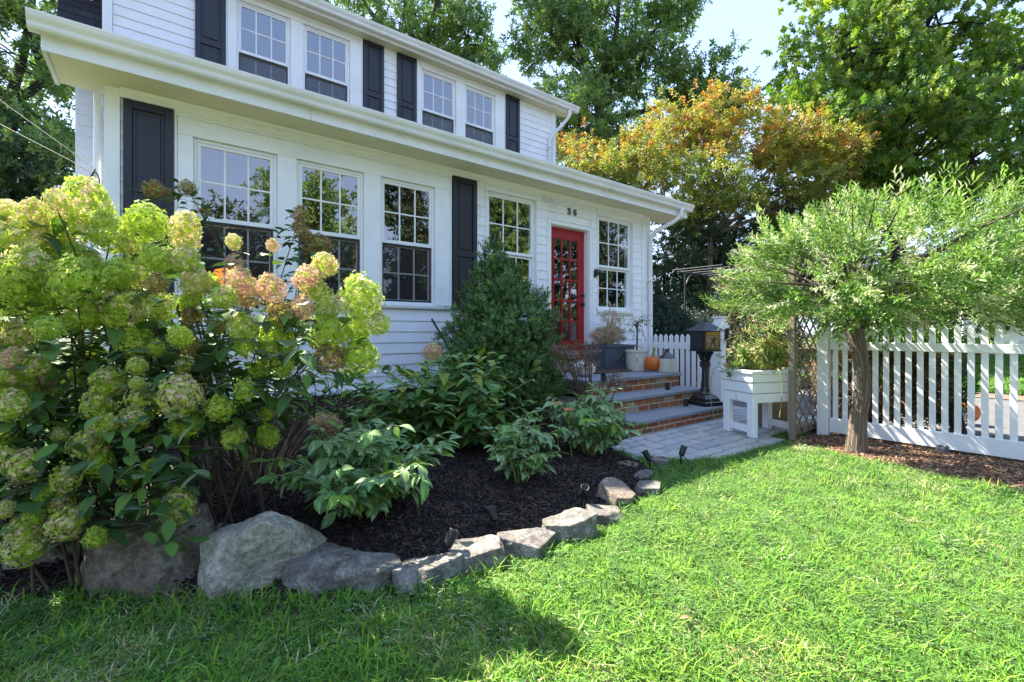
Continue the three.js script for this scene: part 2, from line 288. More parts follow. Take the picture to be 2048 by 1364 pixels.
// a shrub: stems from its foot and sprigs through a set of lobes (denser near the surface)
function shrub({ name, label, group, base, lobes, sprig, colors, leafMatl = L.tree, shell = 0.35, scale = [0.8, 1.25], s, up = 0.3, stems = 14, stemMat = mat.twig, category = 'shrub', parent, rough = 0.16, droop = 0, patches }) {
  seed(s);
  const t = parent ?? thing(name, label, category, group), b = V(...base), st = [], mats = [], cols = [];
  for (const [cx, cy, cz, rx, ry, rz, n] of lobes) {
    for (let k = 0; k < Math.ceil(stems / lobes.length); k++) { const d = rdir(), e = V(cx + d.x * rx * 0.75, cy + Math.abs(d.y) * ry * 0.75, cz + d.z * rz * 0.75), f = b.clone().add(V(rr(-0.06, 0.06), 0, rr(-0.06, 0.06))); st.push(tube([f, f.clone().lerp(e, 0.5).add(V(0, 0.1 * ry, 0)), e], 0.011, 0.003, 5, 6)); }
    for (let i = 0; i < n; i++) {
      const d = rdir(), w = 1 + rough * 2.2 * fbm(d.x * 2.3 + cx, d.y * 2.3, d.z * 2.3 + cz, 3), q = (shell + (1 - shell) * Math.cbrt(rnd())) * w;
      const p = V(cx + d.x * rx * q, cy + d.y * ry * q, cz + d.z * rz * q); if (p.y < b.y + 0.02) continue;
      mats.push(basis(p, d.clone().multiplyScalar(0.9).add(rdir().multiplyScalar(0.7)).add(V(0, up - droop, 0)), V(d.x * 0.5 + rr(-0.4, 0.4), 1, d.z * 0.5 + rr(-0.4, 0.4)), rr(...scale))); cols.push(mixColor(patches ? patches(p) : colors));
    }
  }
  mesh('stems', st, stemMat, t);
  instanced('foliage', sprig, leafMatl, mats, cols, t);
  return parent ? t : rebase(t, ...base);
}

// ---------------------------------------------------------------- ground, lawn, beds, path, driveway
const BED = [[-6, -3.6], [-2, -3.35], [-0.75, -3.0], [-0.3, -2.72], [0.15, -2.42], [0.5, -2.14], [1.0, -1.96], [1.7, -1.87], [2.2, -1.84], [2.75, -1.98], [3.2, -2.4], [3.42, -2.95], [3.98, -3.2], [4.0, -5.3], [-6, -5.3]];
const STRIP = [[5.05, -2.1], [4.98, -1.7], [4.8, -1.2], [4.72, -0.4], [4.8, 0.6], [4.85, 2.5], [6.7, 2.5], [6.7, -2.0]];
function edgeDistance(poly, x, z) { // positive inside
  let inside = false, d = 1e9;
  for (let i = 0, j = poly.length - 1; i < poly.length; j = i++) {
    const [ax, az] = poly[i], [bx_, bz] = poly[j];
    if ((az > z) !== (bz > z) && x < (bx_ - ax) * (z - az) / (bz - az) + ax) inside = !inside;
    const ex = bx_ - ax, ez = bz - az, t = clamp(((x - ax) * ex + (z - az) * ez) / (ex * ex + ez * ez), 0, 1); d = Math.min(d, Math.hypot(x - ax - t * ex, z - az - t * ez));
  }
  return inside ? d : -d;
}
const lawnY = (x, z) => -0.03 + 0.035 * fbm(x * 0.9, 3.1, z * 0.9, 3);
const bedY = (x, z) => { const d = edgeDistance(BED, x, z); return d < -0.03 ? -0.12 : 0.0 + 0.07 * clamp(d / 0.5, 0, 1) + 0.03 * fbm(x * 3, 1, z * 3, 3); };
const stripY = (x, z) => { const d = edgeDistance(STRIP, x, z); return d < -0.03 ? -0.12 : -0.018 + 0.03 * clamp(d / 0.3, 0, 1) + 0.02 * fbm(x * 3, 5, z * 3, 3); };
const patioFront = (x) => x < 3.4 ? -9 : x < 4.15 ? -2.12 - 0.5 * Math.pow((4.15 - x) / 0.75, 2.6) : x < 5.15 ? -2.12 : -2.3;
const inPatio = (x, z) => x > 3.4 && z < patioFront(x) && z > (x > 5.95 ? -3.75 : -3.2) && x < 7.0;
function sheet(name, x0, x1, z0, z1, nx, nz, h, m) {
  const g = new THREE.PlaneGeometry(x1 - x0, z1 - z0, nx, nz); g.rotateX(-Math.PI / 2); g.translate((x0 + x1) / 2, 0, (z0 + z1) / 2);
  const p = g.attributes.position, uv = g.attributes.uv; for (let i = 0; i < p.count; i++) { p.setY(i, h(p.getX(i), p.getZ(i))); uv.setXY(i, p.getX(i), p.getZ(i)); }
  g.computeVertexNormals(); return mesh(name, g, m);
}
const groundMat = M({ color: lin(0.075, 0.085, 0.032), roughness: 1, map: rep(T.tone, 0.4) });
structure(sheet('ground', -200, 200, -200, 200, 40, 40, () => -0.14, groundMat), 'grassy ground stretching away under the trees');
structure(sheet('lawn', -14, 5.9, -6, 2.6, 120, 80, lawnY, mat.soil), 'front lawn of mown grass with thin patches');
structure(sheet('mulch_bed', -6.1, 4.2, -5.25, -1.75, 220, 90, bedY, mat.mulch), 'dark mulched planting bed along the house');
structure(sheet('mulch_strip', 4.6, 6.75, -2.15, 2.54, 60, 120, stripY, mat.mulchBrown), 'brown mulched strip under the picket fence');
// pavement and street added unseen behind the camera: pale ground that throws light back on the shaded front
structure(sheet('added_sidewalk', -40, 60, 2.55, 4.0, 40, 4, () => 0.004, mat.concrete), 'pale concrete sidewalk out of view, bouncing light on the front');
structure(sheet('street', -60, 80, 5.0, 13.2, 40, 8, () => -0.1, mat.asphalt), 'grey asphalt street added out of view to bounce light on the front');
structure(sheet('street_verge', -40, 6.85, 4.0, 5.0, 40, 4, () => -0.02, groundMat), 'narrow grass verge between sidewalk and street');
structure(sheet('driveway', 6.9, 11, -45, 2.54, 8, 60, () => 0.002, mat.asphalt), 'grey asphalt driveway beyond the picket fence');
structure(sheet('mulch_verge', 10.95, 11.9, -45, 2.54, 6, 120, (x, z) => 0.012 + 0.03 * fbm(x * 2, 0, z * 2, 2), M({ color: lin(0.30, 0.2, 0.145), roughness: 1, map: rep(T.tone, 1.5), bumpMap: rep(T.fine, 5), bumpScale: 0.02 })), 'pale mulched verge beyond the driveway');
structure(sheet('far_lawn', 11.85, 60, -60, 2.54, 30, 40, (x, z) => 0.03 + (x - 11.9) * 0.012, M({ color: lin(0.085, 0.12, 0.03), roughness: 1, map: rep(T.tone, 0.5) })), 'sunlit lawn across the driveway');

{ // the paved path: each paver is a stone of its own over sand
  const path = new THREE.Group(); path.name = 'paver_path'; path.userData = { kind: 'structure', label: 'grey tumbled paver path in front of the brick steps', category: 'path' }; scene.add(path);
  const sh = new THREE.Shape([[3.43, 3.2], [3.43, 2.75], [3.5, 2.45], [3.7, 2.2], [4.1, 2.14], [5.1, 2.14], [5.2, 2.32], [6.95, 2.32], [6.95, 3.74], [5.9, 3.74], [5.9, 3.2]].map(([x, z]) => new THREE.Vector2(x, z)));
  const sg = new THREE.ShapeGeometry(sh); sg.rotateX(-Math.PI / 2); sg.translate(0, -0.016, 0);
  mesh('sand_joint', boxUV(sg), mat.sand, path);
  seed(5); let z = -3.75; const cache = new Map();
  while (z < -2.1) {
    const dz = rr(0.135, 0.165); let x = 3.4 + rr(-0.1, 0.05);
    while (x < 6.95) {
      const w = pick([0.14, 0.17, 0.2, 0.2, 0.24, 0.27]), cx = x + w / 2, cz = z + dz / 2;
      if (inPatio(cx, cz)) {
        const key = w + '_' + Math.round(dz * 50); if (!cache.has(key)) {
          const g = new RoundedBoxGeometry(w - 0.015, 0.06, Math.round(dz * 50) / 50 - 0.015, 3, 0.014); const p = g.attributes.position;
          for (let i = 0; i < p.count; i++) { const a = p.getX(i), b = p.getY(i), c = p.getZ(i), k = 0.007 * fbm(a * 14 + w * 9, b * 8, c * 14, 2); p.setXYZ(i, a * (1 + k * 4), b + k * 0.6, c * (1 + k * 4)); }
          g.computeVertexNormals(); cache.set(key, boxUV(g));
        }
        const m = mesh('paver', cache.get(key), pick(mat.paver), path); m.position.set(cx, -0.03 + rr(-0.003, 0.003), cz); m.rotation.set(rr(-0.012, 0.012), rr(-0.03, 0.03), rr(-0.012, 0.012));
      }
      x += w;
    }
    z += dz;
  }
}
// grass: tufts of bent blades
function tuftGeo(n, h, spread, w) {
  const pos = [], nor = [];
  for (let i = 0; i < n; i++) {
    const a = rr(0, 6.283), r = spread * Math.sqrt(rnd()), bxx = Math.cos(a) * r, bz = Math.sin(a) * r, la = rr(0, 6.283), hh = h * rr(0.55, 1.2), lean = hh * rr(0.15, 1.25), wa = la + 1.57;
    const wx = Math.cos(wa) * w / 2, wz = Math.sin(wa) * w / 2, mx = bxx + Math.cos(la) * lean * 0.35, mz = bz + Math.sin(la) * lean * 0.35, my = hh * 0.58, tx = bxx + Math.cos(la) * lean, tz = bz + Math.sin(la) * lean, ty = hh * (1 - 0.28 * lean / hh);
    const b0 = [bxx - wx, 0, bz - wz], b1 = [bxx + wx, 0, bz + wz], m0 = [mx - wx * 0.8, my, mz - wz * 0.8], m1 = [mx + wx * 0.8, my, mz + wz * 0.8], t = [tx, ty, tz];
    for (const tri of [[b0, b1, m0], [b1, m1, m0], [m0, m1, t]]) for (const q of tri) pos.push(...q);
  }
  const g = new THREE.BufferGeometry(); g.setAttribute('position', new THREE.Float32BufferAttribute(pos, 3)); g.computeVertexNormals(); return g;
}
{
  seed(91);
  const tufts = [tuftGeo(9, 0.043, 0.03, 0.0036), tuftGeo(9, 0.055, 0.032, 0.004), tuftGeo(8, 0.03, 0.034, 0.0036)];
  const lists = [[], [], []], cols = [[], [], []];
  const greens = [[0.105, 0.27, 0.01], [0.145, 0.32, 0.013], [0.065, 0.19, 0.01], [0.2, 0.34, 0.02], [0.045, 0.14, 0.01]], straw = [[0.5, 0.43, 0.2], [0.42, 0.38, 0.14], [0.6, 0.56, 0.34]];
  const put = (x, z, s) => {
    const k = Math.floor(rnd() * 3), n = fbm(x * 1.6, 0, z * 1.6, 3), dry = rnd() < 0.1 + 0.55 * clamp(n * 2.6, 0, 1);
    _q.setFromAxisAngle(Y, rr(0, 6.283)); const m = new THREE.Matrix4().compose(V(x, lawnY(x, z) - 0.004, z), _q, V(s, s * (dry ? 0.65 : 1) * rr(0.75, 1.2) * (1 + 0.35 * n), s)); lists[k].push(m); cols[k].push(mixColor(dry ? straw : greens, 0.3));
  };
  const free = (x, z) => edgeDistance(BED, x, z) < 0.02 && edgeDistance(STRIP, x, z) < rr(-0.05, 0.06) && !inPatio(x, z) && !(x > 3.4 && z < patioFront(x) + 0.03) && x < 5.6;
  let n = 0;
  for (let i = 0; i < 400000 && n < 72000; i++) {   // dense where the photograph looks at it closely
    const dep = 1.15 + 4.6 * Math.pow(rnd(), 0.75), l = rr(-1.2, 1.2) * dep, x = l * RIGHT[0] + dep * FWD[0], z = l * RIGHT[1] + dep * FWD[1];
    if (x < -2.6 || !free(x, z)) continue;
    const bare = fbm(x * 2.1 + 9, 2, z * 2.1, 3), edge = x < 1.0 ? clamp(1 - (-edgeDistance(BED, x, z) - 0.12 + 0.5 * bare) / lerp(0.8, 0.3, clamp((x + 0.4) / 1.3, 0, 1)), 0, 1) : 0; if (rnd() < Math.max(0.96 * edge, x < 1.3 && z < -0.9 ? 0.25 + 1.5 * bare : 1.4 * (bare - 0.08))) continue; // thin, worn grass in front of the boulders
    put(x, z, rr(0.8, 1.25)); n++;
  }
  for (let i = 0; i < 30000; i++) { const x = rr(-5, 5.5), z = rr(-3.2, 2.5); if (free(x, z)) put(x, z, rr(1.2, 1.9)); }
  lists.forEach((l, i) => { const g = instanced('grass', tufts[i], L.grass, l, cols[i]); g.name = numbered('grass'); g.userData = { kind: 'stuff', label: 'bright green mown grass blades of the front lawn', category: 'grass' }; scene.add(g); });
  // lawn across the drive
  const far = [], fc = []; const ft = tuftGeo(9, 0.1, 0.09, 0.012);
  for (let i = 0; i < 16000; i++) { const x = 11.9 + 14 * Math.pow(rnd(), 1.6), z = rr(-9, 5); _q.setFromAxisAngle(Y, rr(0, 6.283)); far.push(new THREE.Matrix4().compose(V(x, 0.03 + (x - 11.9) * 0.012, z), _q, V(1, rr(0.7, 1.3), 1))); fc.push(mixColor(greens, 0.2)); }
  const fg = instanced('far_grass', ft, L.grass, far, fc); fg.userData = { kind: 'stuff', label: 'sunlit grass on the lawn beyond the driveway', category: 'grass' }; scene.add(fg);
  // broad-leaved lawn weeds and clover
  const wl = leafGeo(0.055, 0.017, { rows: 6, lobes: 0.45, curl: 0.3, peak: 0.6 }), ros = []; for (let i = 0; i < 8; i++) { const a = i * 0.8 + rr(-0.2, 0.2); ros.push(wl.clone().applyMatrix4(basis(V(0, 0, 0), V(Math.cos(a), rr(0.35, 0.9), Math.sin(a)), Y, rr(0.6, 1.2)))); }
  const wm = [], wc = []; const weed = join(ros);
  for (let i = 0; i < 9000 && wm.length < 650; i++) { const dep = 1.2 + 3 * rnd(), l = rr(-1.1, 1.1) * dep, x = l * RIGHT[0] + dep * FWD[0], z = l * RIGHT[1] + dep * FWD[1]; if (!free(x, z) || x < -2) continue; if (x > 1.2 && rnd() < 0.45) continue; if (x < 0.8 && edgeDistance(BED, x, z) > -0.3) continue; _q.setFromAxisAngle(Y, rr(0, 6.283)); const k = rr(0.6, 1.25); wm.push(new THREE.Matrix4().compose(V(x, lawnY(x, z) + 0.005, z), _q, V(k, k, k))); wc.push(mixColor([[0.12, 0.24, 0.03], [0.09, 0.2, 0.04]])); }
  const w = instanced('lawn_weeds', weed, L.glossy, wm, wc); w.userData = { kind: 'stuff', label: 'broad leaved weeds scattered through the lawn', category: 'weeds' }; scene.add(w);
}
{ // bark chips
  seed(33);
  const chipG = () => { const g = new RoundedBoxGeometry(0.05, 0.006, 0.012, 1, 0.002), p = g.attributes.position; for (let i = 0; i < p.count; i++) { const x = p.getX(i); p.setY(i, p.getY(i) + 2.5 * x * x); p.setZ(i, p.getZ(i) * (1 - Math.abs(x) * 14)); } g.computeVertexNormals(); return plainGeo(g); };
  const g = chipG(), dark = [], dc = [], br = [], bc = [];
  const chip = (x, y, z, s) => new THREE.Matrix4().compose(V(x, y, z), new THREE.Quaternion().setFromEuler(new THREE.Euler(rr(-0.5, 0.5), rr(0, 6.283), rr(-0.5, 0.5))), V(s * rr(0.5, 1.4), s * rr(0.7, 1.6), s * rr(0.6, 1.6)));
  for (let i = 0; i < 90000 && dark.length < 26000; i++) { const x = rr(-1.6, 4), z = rr(-4.6, -1.8); if (edgeDistance(BED, x, z) < 0.02) continue; if (z < -3.6 && rnd() < 0.5) continue; dark.push(chip(x, bedY(x, z) + 0.006, z, 1)); dc.push(mixColor([[0.018, 0.011, 0.008], [0.035, 0.02, 0.013], [0.08, 0.047, 0.03], [0.012, 0.008, 0.007], [0.022, 0.013, 0.01]], 0.3)); }
  for (let i = 0; i < 60000 && br.length < 11000; i++) { const x = rr(4.65, 6.6), z = rr(-2.1, 2.2); if (edgeDistance(STRIP, x, z) < 0) continue; br.push(chip(x, stripY(x, z) + 0.005, z, 0.95)); bc.push(mixColor([[0.2, 0.1, 0.055], [0.28, 0.16, 0.09], [0.13, 0.07, 0.045], [0.36, 0.24, 0.15]], 0.25)); }
  const a = instanced('mulch_chips', g, mat.chip, dark, dc); a.userData = { kind: 'stuff', label: 'shredded dark bark mulch covering the planting bed', category: 'mulch' }; scene.add(a);
  const b = instanced('bark_chips', g, mat.chip, br, bc); b.userData = { kind: 'stuff', label: 'reddish brown bark chips under the picket fence', category: 'mulch' }; scene.add(b);
}

// ---------------------------------------------------------------- the house
const ZF = -5.23, ZU = -7.63;
const house = thing('house', 'white clapboard two storey house with black shutters and red front door', 'house');
const EXPO = 0.13;
function wallShape(x0, x1, y0, y1, holes, z, depth) {
  const s = new THREE.Shape([[x0, y0], [x1, y0], [x1, y1], [x0, y1]].map((p) => new THREE.Vector2(...p)));
  for (const [a, b, c, d] of holes) s.holes.push(new THREE.Path([[a, c], [a, d], [b, d], [b, c]].map((p) => new THREE.Vector2(...p))));
  const g = new THREE.ExtrudeGeometry(s, { depth, bevelEnabled: false }); g.translate(0, 0, z - depth); return boxUV(g);
}
// windows: [glass x0, x1, glass bottom, meeting rail, glass top]
const lowWin = [[0.32, 0.905, 1.5, 2.175, 2.855], [1.212, 1.797, 1.5, 2.175, 2.855], [2.116, 2.70, 1.5, 2.175, 2.855], [3.608, 4.345, 1.535, 2.22, 2.97], [5.812, 6.555, 1.535, 2.2, 2.97]];
const upWin = [[0.945, 1.53, 4.46, 5.135, 5.785], [1.833, 2.42, 4.46, 5.135, 5.785], [3.82, 4.41, 4.46, 5.135, 5.785], [4.728, 5.315, 4.46, 5.135, 5.785]];
const DOOR = [4.72, 5.53, 0.68, 2.73];
const F = 0.062; // frame beyond the glass
const lowHoles = lowWin.map(([a, b, c, , e]) => [a - F, b + F, c - F, e + F]).concat([[DOOR[0] - 0.03, DOOR[1] + 0.03, DOOR[2] - 0.08, DOOR[3] + 0.03]]);
const upHoles = upWin.map(([a, b, c, , e]) => [a - F, b + F, c - F, e + F]);
mesh('porch_wall', wallShape(-0.33, 7.11, 0.45, 3.3, lowHoles, ZF - 0.02, 0.14), mat.trim, house);
mesh('upper_wall', wallShape(-0.52, 7.0, 3.7, 6.05, upHoles, ZU - 0.02, 0.14), mat.trim, house);
mesh('side_wall', [bx(-0.33, -0.19, 0.45, 3.4, -7.6, ZF - 0.17, 0), bx(6.97, 7.11, 0.45, 3.4, -11.5, ZF - 0.17, 0), bx(6.86, 6.999, 3.4, 6.08, -11.5, ZU - 0.17, 0), bx(-0.8, -0.66, 0.1, 6, -11.5, -7.83, 0), bx(-0.8, 7.1, 0.1, 6.2, -11.62, -11.5, 0)], mat.siding, house);
mesh('front_wall', bx(-0.8, -0.34, 0.1, 4.5, -7.78, -7.66, 0), mat.siding, house);
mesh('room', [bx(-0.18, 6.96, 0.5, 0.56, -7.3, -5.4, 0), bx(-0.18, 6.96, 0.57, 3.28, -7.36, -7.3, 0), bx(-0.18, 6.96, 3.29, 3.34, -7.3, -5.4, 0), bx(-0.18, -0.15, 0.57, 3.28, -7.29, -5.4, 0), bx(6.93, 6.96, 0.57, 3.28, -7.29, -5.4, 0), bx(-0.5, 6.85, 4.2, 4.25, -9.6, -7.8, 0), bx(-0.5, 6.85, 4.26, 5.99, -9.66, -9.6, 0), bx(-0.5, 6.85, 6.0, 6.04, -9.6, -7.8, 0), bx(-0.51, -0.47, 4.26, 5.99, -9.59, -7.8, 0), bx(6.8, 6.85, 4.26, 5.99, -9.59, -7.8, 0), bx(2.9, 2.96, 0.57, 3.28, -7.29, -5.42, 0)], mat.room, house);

// clapboards: each board tilts out over the one below
const siding = part('siding', house);
function clapboards(x0, x1, y0, y1, z, blocks) {
  seed(Math.round(x0 * 17 + y0 * 31) + 400); const cache = new Map();
  for (let y = y0; y < y1 - 0.01; y += EXPO) {
    const top = Math.min(y + EXPO + 0.012, y1); let spans = [[x0, x1]];
    for (const [a, b, c, d] of blocks) if (y < d - 0.002 && y + EXPO > c + 0.002) {
      const covered = y >= c - 0.06 && y + EXPO <= d + 0.06 || true;
      if (covered) spans = spans.flatMap(([p, q]) => (b <= p || a >= q ? [[p, q]] : [[p, a], [b, q]].filter(([u, v]) => v - u > 0.012)));
    }
    for (const [p, q] of spans) {
      const cuts = [p]; if (q - p > 2.6) cuts.push(lerp(p, q, rr(0.35, 0.65))); cuts.push(q);
      for (let i = 0; i < cuts.length - 1; i++) {
        const a = cuts[i] + (i ? 0.001 : 0), b = cuts[i + 1], h = top - y;
        const g = extrudeX([[z - 0.016, y + h], [z - 0.012, y + h], [z + 0.0, y + 0.012], [z + 0.0008, y + 0.002], [z - 0.002, y], [z - 0.016, y]], a, b);
        mesh('clapboard', g, mat.siding, siding);
      }
    }
  }
}
const C3 = [0.115, 2.99, 1.385, 3.12], W4 = [3.52, 4.435, 1.395, 3.13], W5 = [5.725, 6.645, 1.395, 3.13], DC = [4.635, 5.615, 0.53, 2.83];
clapboards(-0.26, 6.9, 0.46, 3.2, ZF, [C3, W4, W5, DC]);
clapboards(-0.455, 6.91, 4.3, 5.96, ZU, [[0.75, 2.69, 4, 6.2], [3.66, 5.62, 4, 6.2]]);
clapboards(-0.79, -0.345, 0.5, 4.4, ZU - 0.02, []);
mesh('corner_board', bx(-0.365, -0.262, 0.45, 3.2, ZF - 0.1, ZF + 0.014, 0.003), mat.trim, house);
mesh('corner_board', bx(6.902, 7.13, 0.45, 3.2, ZF - 0.1, ZF + 0.014, 0.003), mat.trim, house);
mesh('corner_board', bx(-0.552, -0.457, 3.9, 5.96, ZU - 0.1, ZU + 0.014, 0.003), mat.trim, house);
mesh('corner_board', bx(6.912, 7.01, 3.9, 5.96, ZU - 0.1, ZU + 0.014, 0.003), mat.trim, house);
mesh('frieze_board', extrudeX([[ZF + 0.004, 3.2], [ZF + 0.05, 3.2], [ZF + 0.042, 3.175], [ZF + 0.022, 3.15], [ZF + 0.012, 3.128], [ZF + 0.004, 3.128]], -0.262, 6.902), mat.trim, house);
mesh('water_table', bx(-0.37, 4.0, 0.425, 0.462, ZF - 0.02, ZF + 0.02, 0.003), mat.trim, house);

// casing round the three windows: head, sill, outer posts, mullion posts
function casing(x0, x1, y0, y1, z, holes, head, list) {
  const p = part('window_casing', house), t = 0.028;
  const ys0 = Math.min(...holes.map((h) => h[2])), ys1 = Math.max(...holes.map((h) => h[3]));
  mesh('head_board', bx(x0 + 0.022, x1 - 0.022, ys1, y1 - 0.042, z, z + t, 0.003), mat.trim, p);
  mesh('head_moulding', extrudeX([[z, y1 - 0.04], [z + t + 0.004, y1 - 0.04], [z + t + 0.01, y1 - 0.026], [z + t + 0.022, y1 - 0.018], [z + t + 0.022, y1], [z, y1]], x0, x1), mat.trim, p);
  mesh('sill', extrudeX([[z, ys0 - 0.045], [z + 0.05, ys0 - 0.045], [z + 0.056, ys0 - 0.016], [z, ys0]], x0 + 0.01, x1 - 0.01), mat.trim, p);
  mesh('apron', bx(x0 + 0.01, x1 - 0.01, y0, ys0 - 0.046, z, z + 0.022, 0.002), mat.trim, p);
  const xs = [x0 + 0.022, ...holes.flatMap((h) => [h[0], h[1]]), x1 - 0.022];
  for (let i = 0; i < xs.length; i += 2) mesh('post', bx(xs[i], xs[i + 1], ys0 + 0.001, ys1 - 0.001, z, z + t, 0.003), mat.trim, p);
  for (const s of [x0, x1 - 0.02]) mesh('edge_moulding', bx(s, s + 0.02, ys0 + 0.001, y1 - 0.041, z, z + t + 0.01, 0.003), mat.trim, p);
}
casing(C3[0], C3[1], C3[2], C3[3], ZF - 0.015, lowHoles.slice(0, 3));
casing(W4[0], W4[1], W4[2], W4[3], ZF - 0.015, [lowHoles[3]]);
casing(W5[0], W5[1], W5[2], W5[3], ZF - 0.015, [lowHoles[4]]);
casing(0.752, 2.688, 4.3, 5.955, ZU - 0.015, upHoles.slice(0, 2));
casing(3.662, 5.618, 4.3, 5.955, ZU - 0.015, upHoles.slice(2, 4));

const frameOf = (x0, x1, y0, y1, w, z0, z1, r = 0.003) => [bx(x0, x0 + w, y0, y1, z0, z1, r), bx(x1 - w, x1, y0, y1, z0, z1, r), bx(x0 + w, x1 - w, y1 - w, y1, z0, z1, r), bx(x0 + w, x1 - w, y0, y0 + w, z0, z1, r)];
const paneCache = new Map();
function panes(parent, x0, x1, y0, y1, nx, ny, bar, z, glassMat, barMat, barZ = 0.008) {
  const w = (x1 - x0 - bar * (nx - 1)) / nx, h = (y1 - y0 - bar * (ny - 1)) / ny, key = w.toFixed(4) + '_' + h.toFixed(4);
  if (!paneCache.has(key)) paneCache.set(key, new THREE.PlaneGeometry(w + 0.004, h + 0.004));
  for (let i = 0; i < nx; i++) for (let j = 0; j < ny; j++) { const m = mesh('pane', paneCache.get(key), glassMat, parent); m.position.set(x0 + w / 2 + i * (w + bar), y0 + h / 2 + j * (h + bar), z); m.rotation.set(rr(-0.0025, 0.0025), rr(-0.0025, 0.0025), 0); }
  const bars = []; for (let i = 1; i < nx; i++) bars.push(bx(x0 + i * w + (i - 1) * bar, x0 + i * (w + bar), y0, y1, z - 0.008, z + barZ, 0.002));
  for (let j = 1; j < ny; j++) for (let i = 0; i < nx; i++) bars.push(bx(x0 + i * (w + bar), x0 + i * (w + bar) + w, y0 + j * h + (j - 1) * bar, y0 + j * (h + bar), z - 0.007, z + barZ - 0.001, 0.002));
  if (bars.length) mesh('muntins', bars, barMat, parent);
}
function sashWindow([x0, x1, y0, ym, y1], z, dark) {
  seed(Math.round(x0 * 100 + z * 10) + 900);
  const p = part('window', house), zc = z - 0.04, s = 0.03;
  mesh('frame', frameOf(x0 - F + 0.001, x1 + F - 0.001, y0 - F + 0.001, y1 + F - 0.001, 0.03, zc - 0.05, zc + 0.02), mat.vinyl, p);
  mesh('upper_sash', [...frameOf(x0 - s, x1 + s, ym - 0.018, y1 + s, s, zc - 0.014, zc + 0.012), bx(x0, x1, ym - 0.0175, ym + 0.025, zc - 0.013, zc + 0.014, 0.003)].slice(0, 5), mat.vinyl, p);
  panes(p, x0, x1, ym + 0.024, y1, 3, 2, 0.017, zc - 0.002, mat.glass, mat.vinyl);
  mesh('lower_sash', frameOf(x0 - s, x1 + s, y0 - s, ym - 0.02, s, zc - 0.045, zc - 0.018), mat.vinyl, p);
  panes(p, x0, x1, y0, ym - 0.05, 3, 2, 0.017, zc - 0.031, mat.glass, mat.vinyl);
  if (dark) { mesh('screen_frame', frameOf(x0 - 0.028, x1 + 0.028, y0 - 0.028, ym - 0.02, 0.022, zc - 0.012, zc - 0.002), mat.screenFrame, p); const g = new THREE.PlaneGeometry(x1 - x0 + 0.03, ym - y0 - 0.01); const m = mesh('insect_screen', g, mat.screen, p); m.position.set((x0 + x1) / 2, (y0 + ym) / 2 - 0.01, zc - 0.007); }
}
lowWin.forEach((w, i) => sashWindow(w, ZF, i < 3)); upWin.forEach((w) => sashWindow(w, ZU, true));

function shutter(x0, x1, y0, y1, z, split) {
  const p = part('shutter', house), st = 0.062, zb = z + 0.004, ya = y0 + (y1 - y0) * split;
  mesh('frame', [bx(x0, x0 + st, y0, y1, zb, zb + 0.034, 0.003), bx(x1 - st, x1, y0, y1, zb, zb + 0.034, 0.003), bx(x0 + st, x1 - st, y1 - 0.07, y1, zb, zb + 0.033, 0.003), bx(x0 + st, x1 - st, y0, y0 + 0.08, zb, zb + 0.033, 0.003), bx(x0 + st, x1 - st, ya - 0.035, ya + 0.035, zb, zb + 0.033, 0.003)], mat.shutter, p);
  for (const [a, b] of [[y0 + 0.08, ya - 0.035], [ya + 0.035, y1 - 0.07]]) {
    const g = new RoundedBoxGeometry(x1 - x0 - 2 * st, b - a, 0.022, 2, 0.004), f = new RoundedBoxGeometry(x1 - x0 - 2 * st - 0.06, b - a - 0.06, 0.016, 2, 0.007);
    g.translate((x0 + x1) / 2, (a + b) / 2, zb + 0.005); f.translate((x0 + x1) / 2, (a + b) / 2, zb + 0.02); mesh('panel', [boxUV(g), boxUV(f)], mat.shutter, p);
  }
}
shutter(-0.242, 0.108, 1.4, 3.115, ZF, 0.5); shutter(3.005, 3.37, 1.4, 3.115, ZF, 0.42);
for (const x of [0.395, 2.693, 3.29, 5.625]) shutter(x, x + 0.355, 4.42, 5.95, ZU, 0.43);

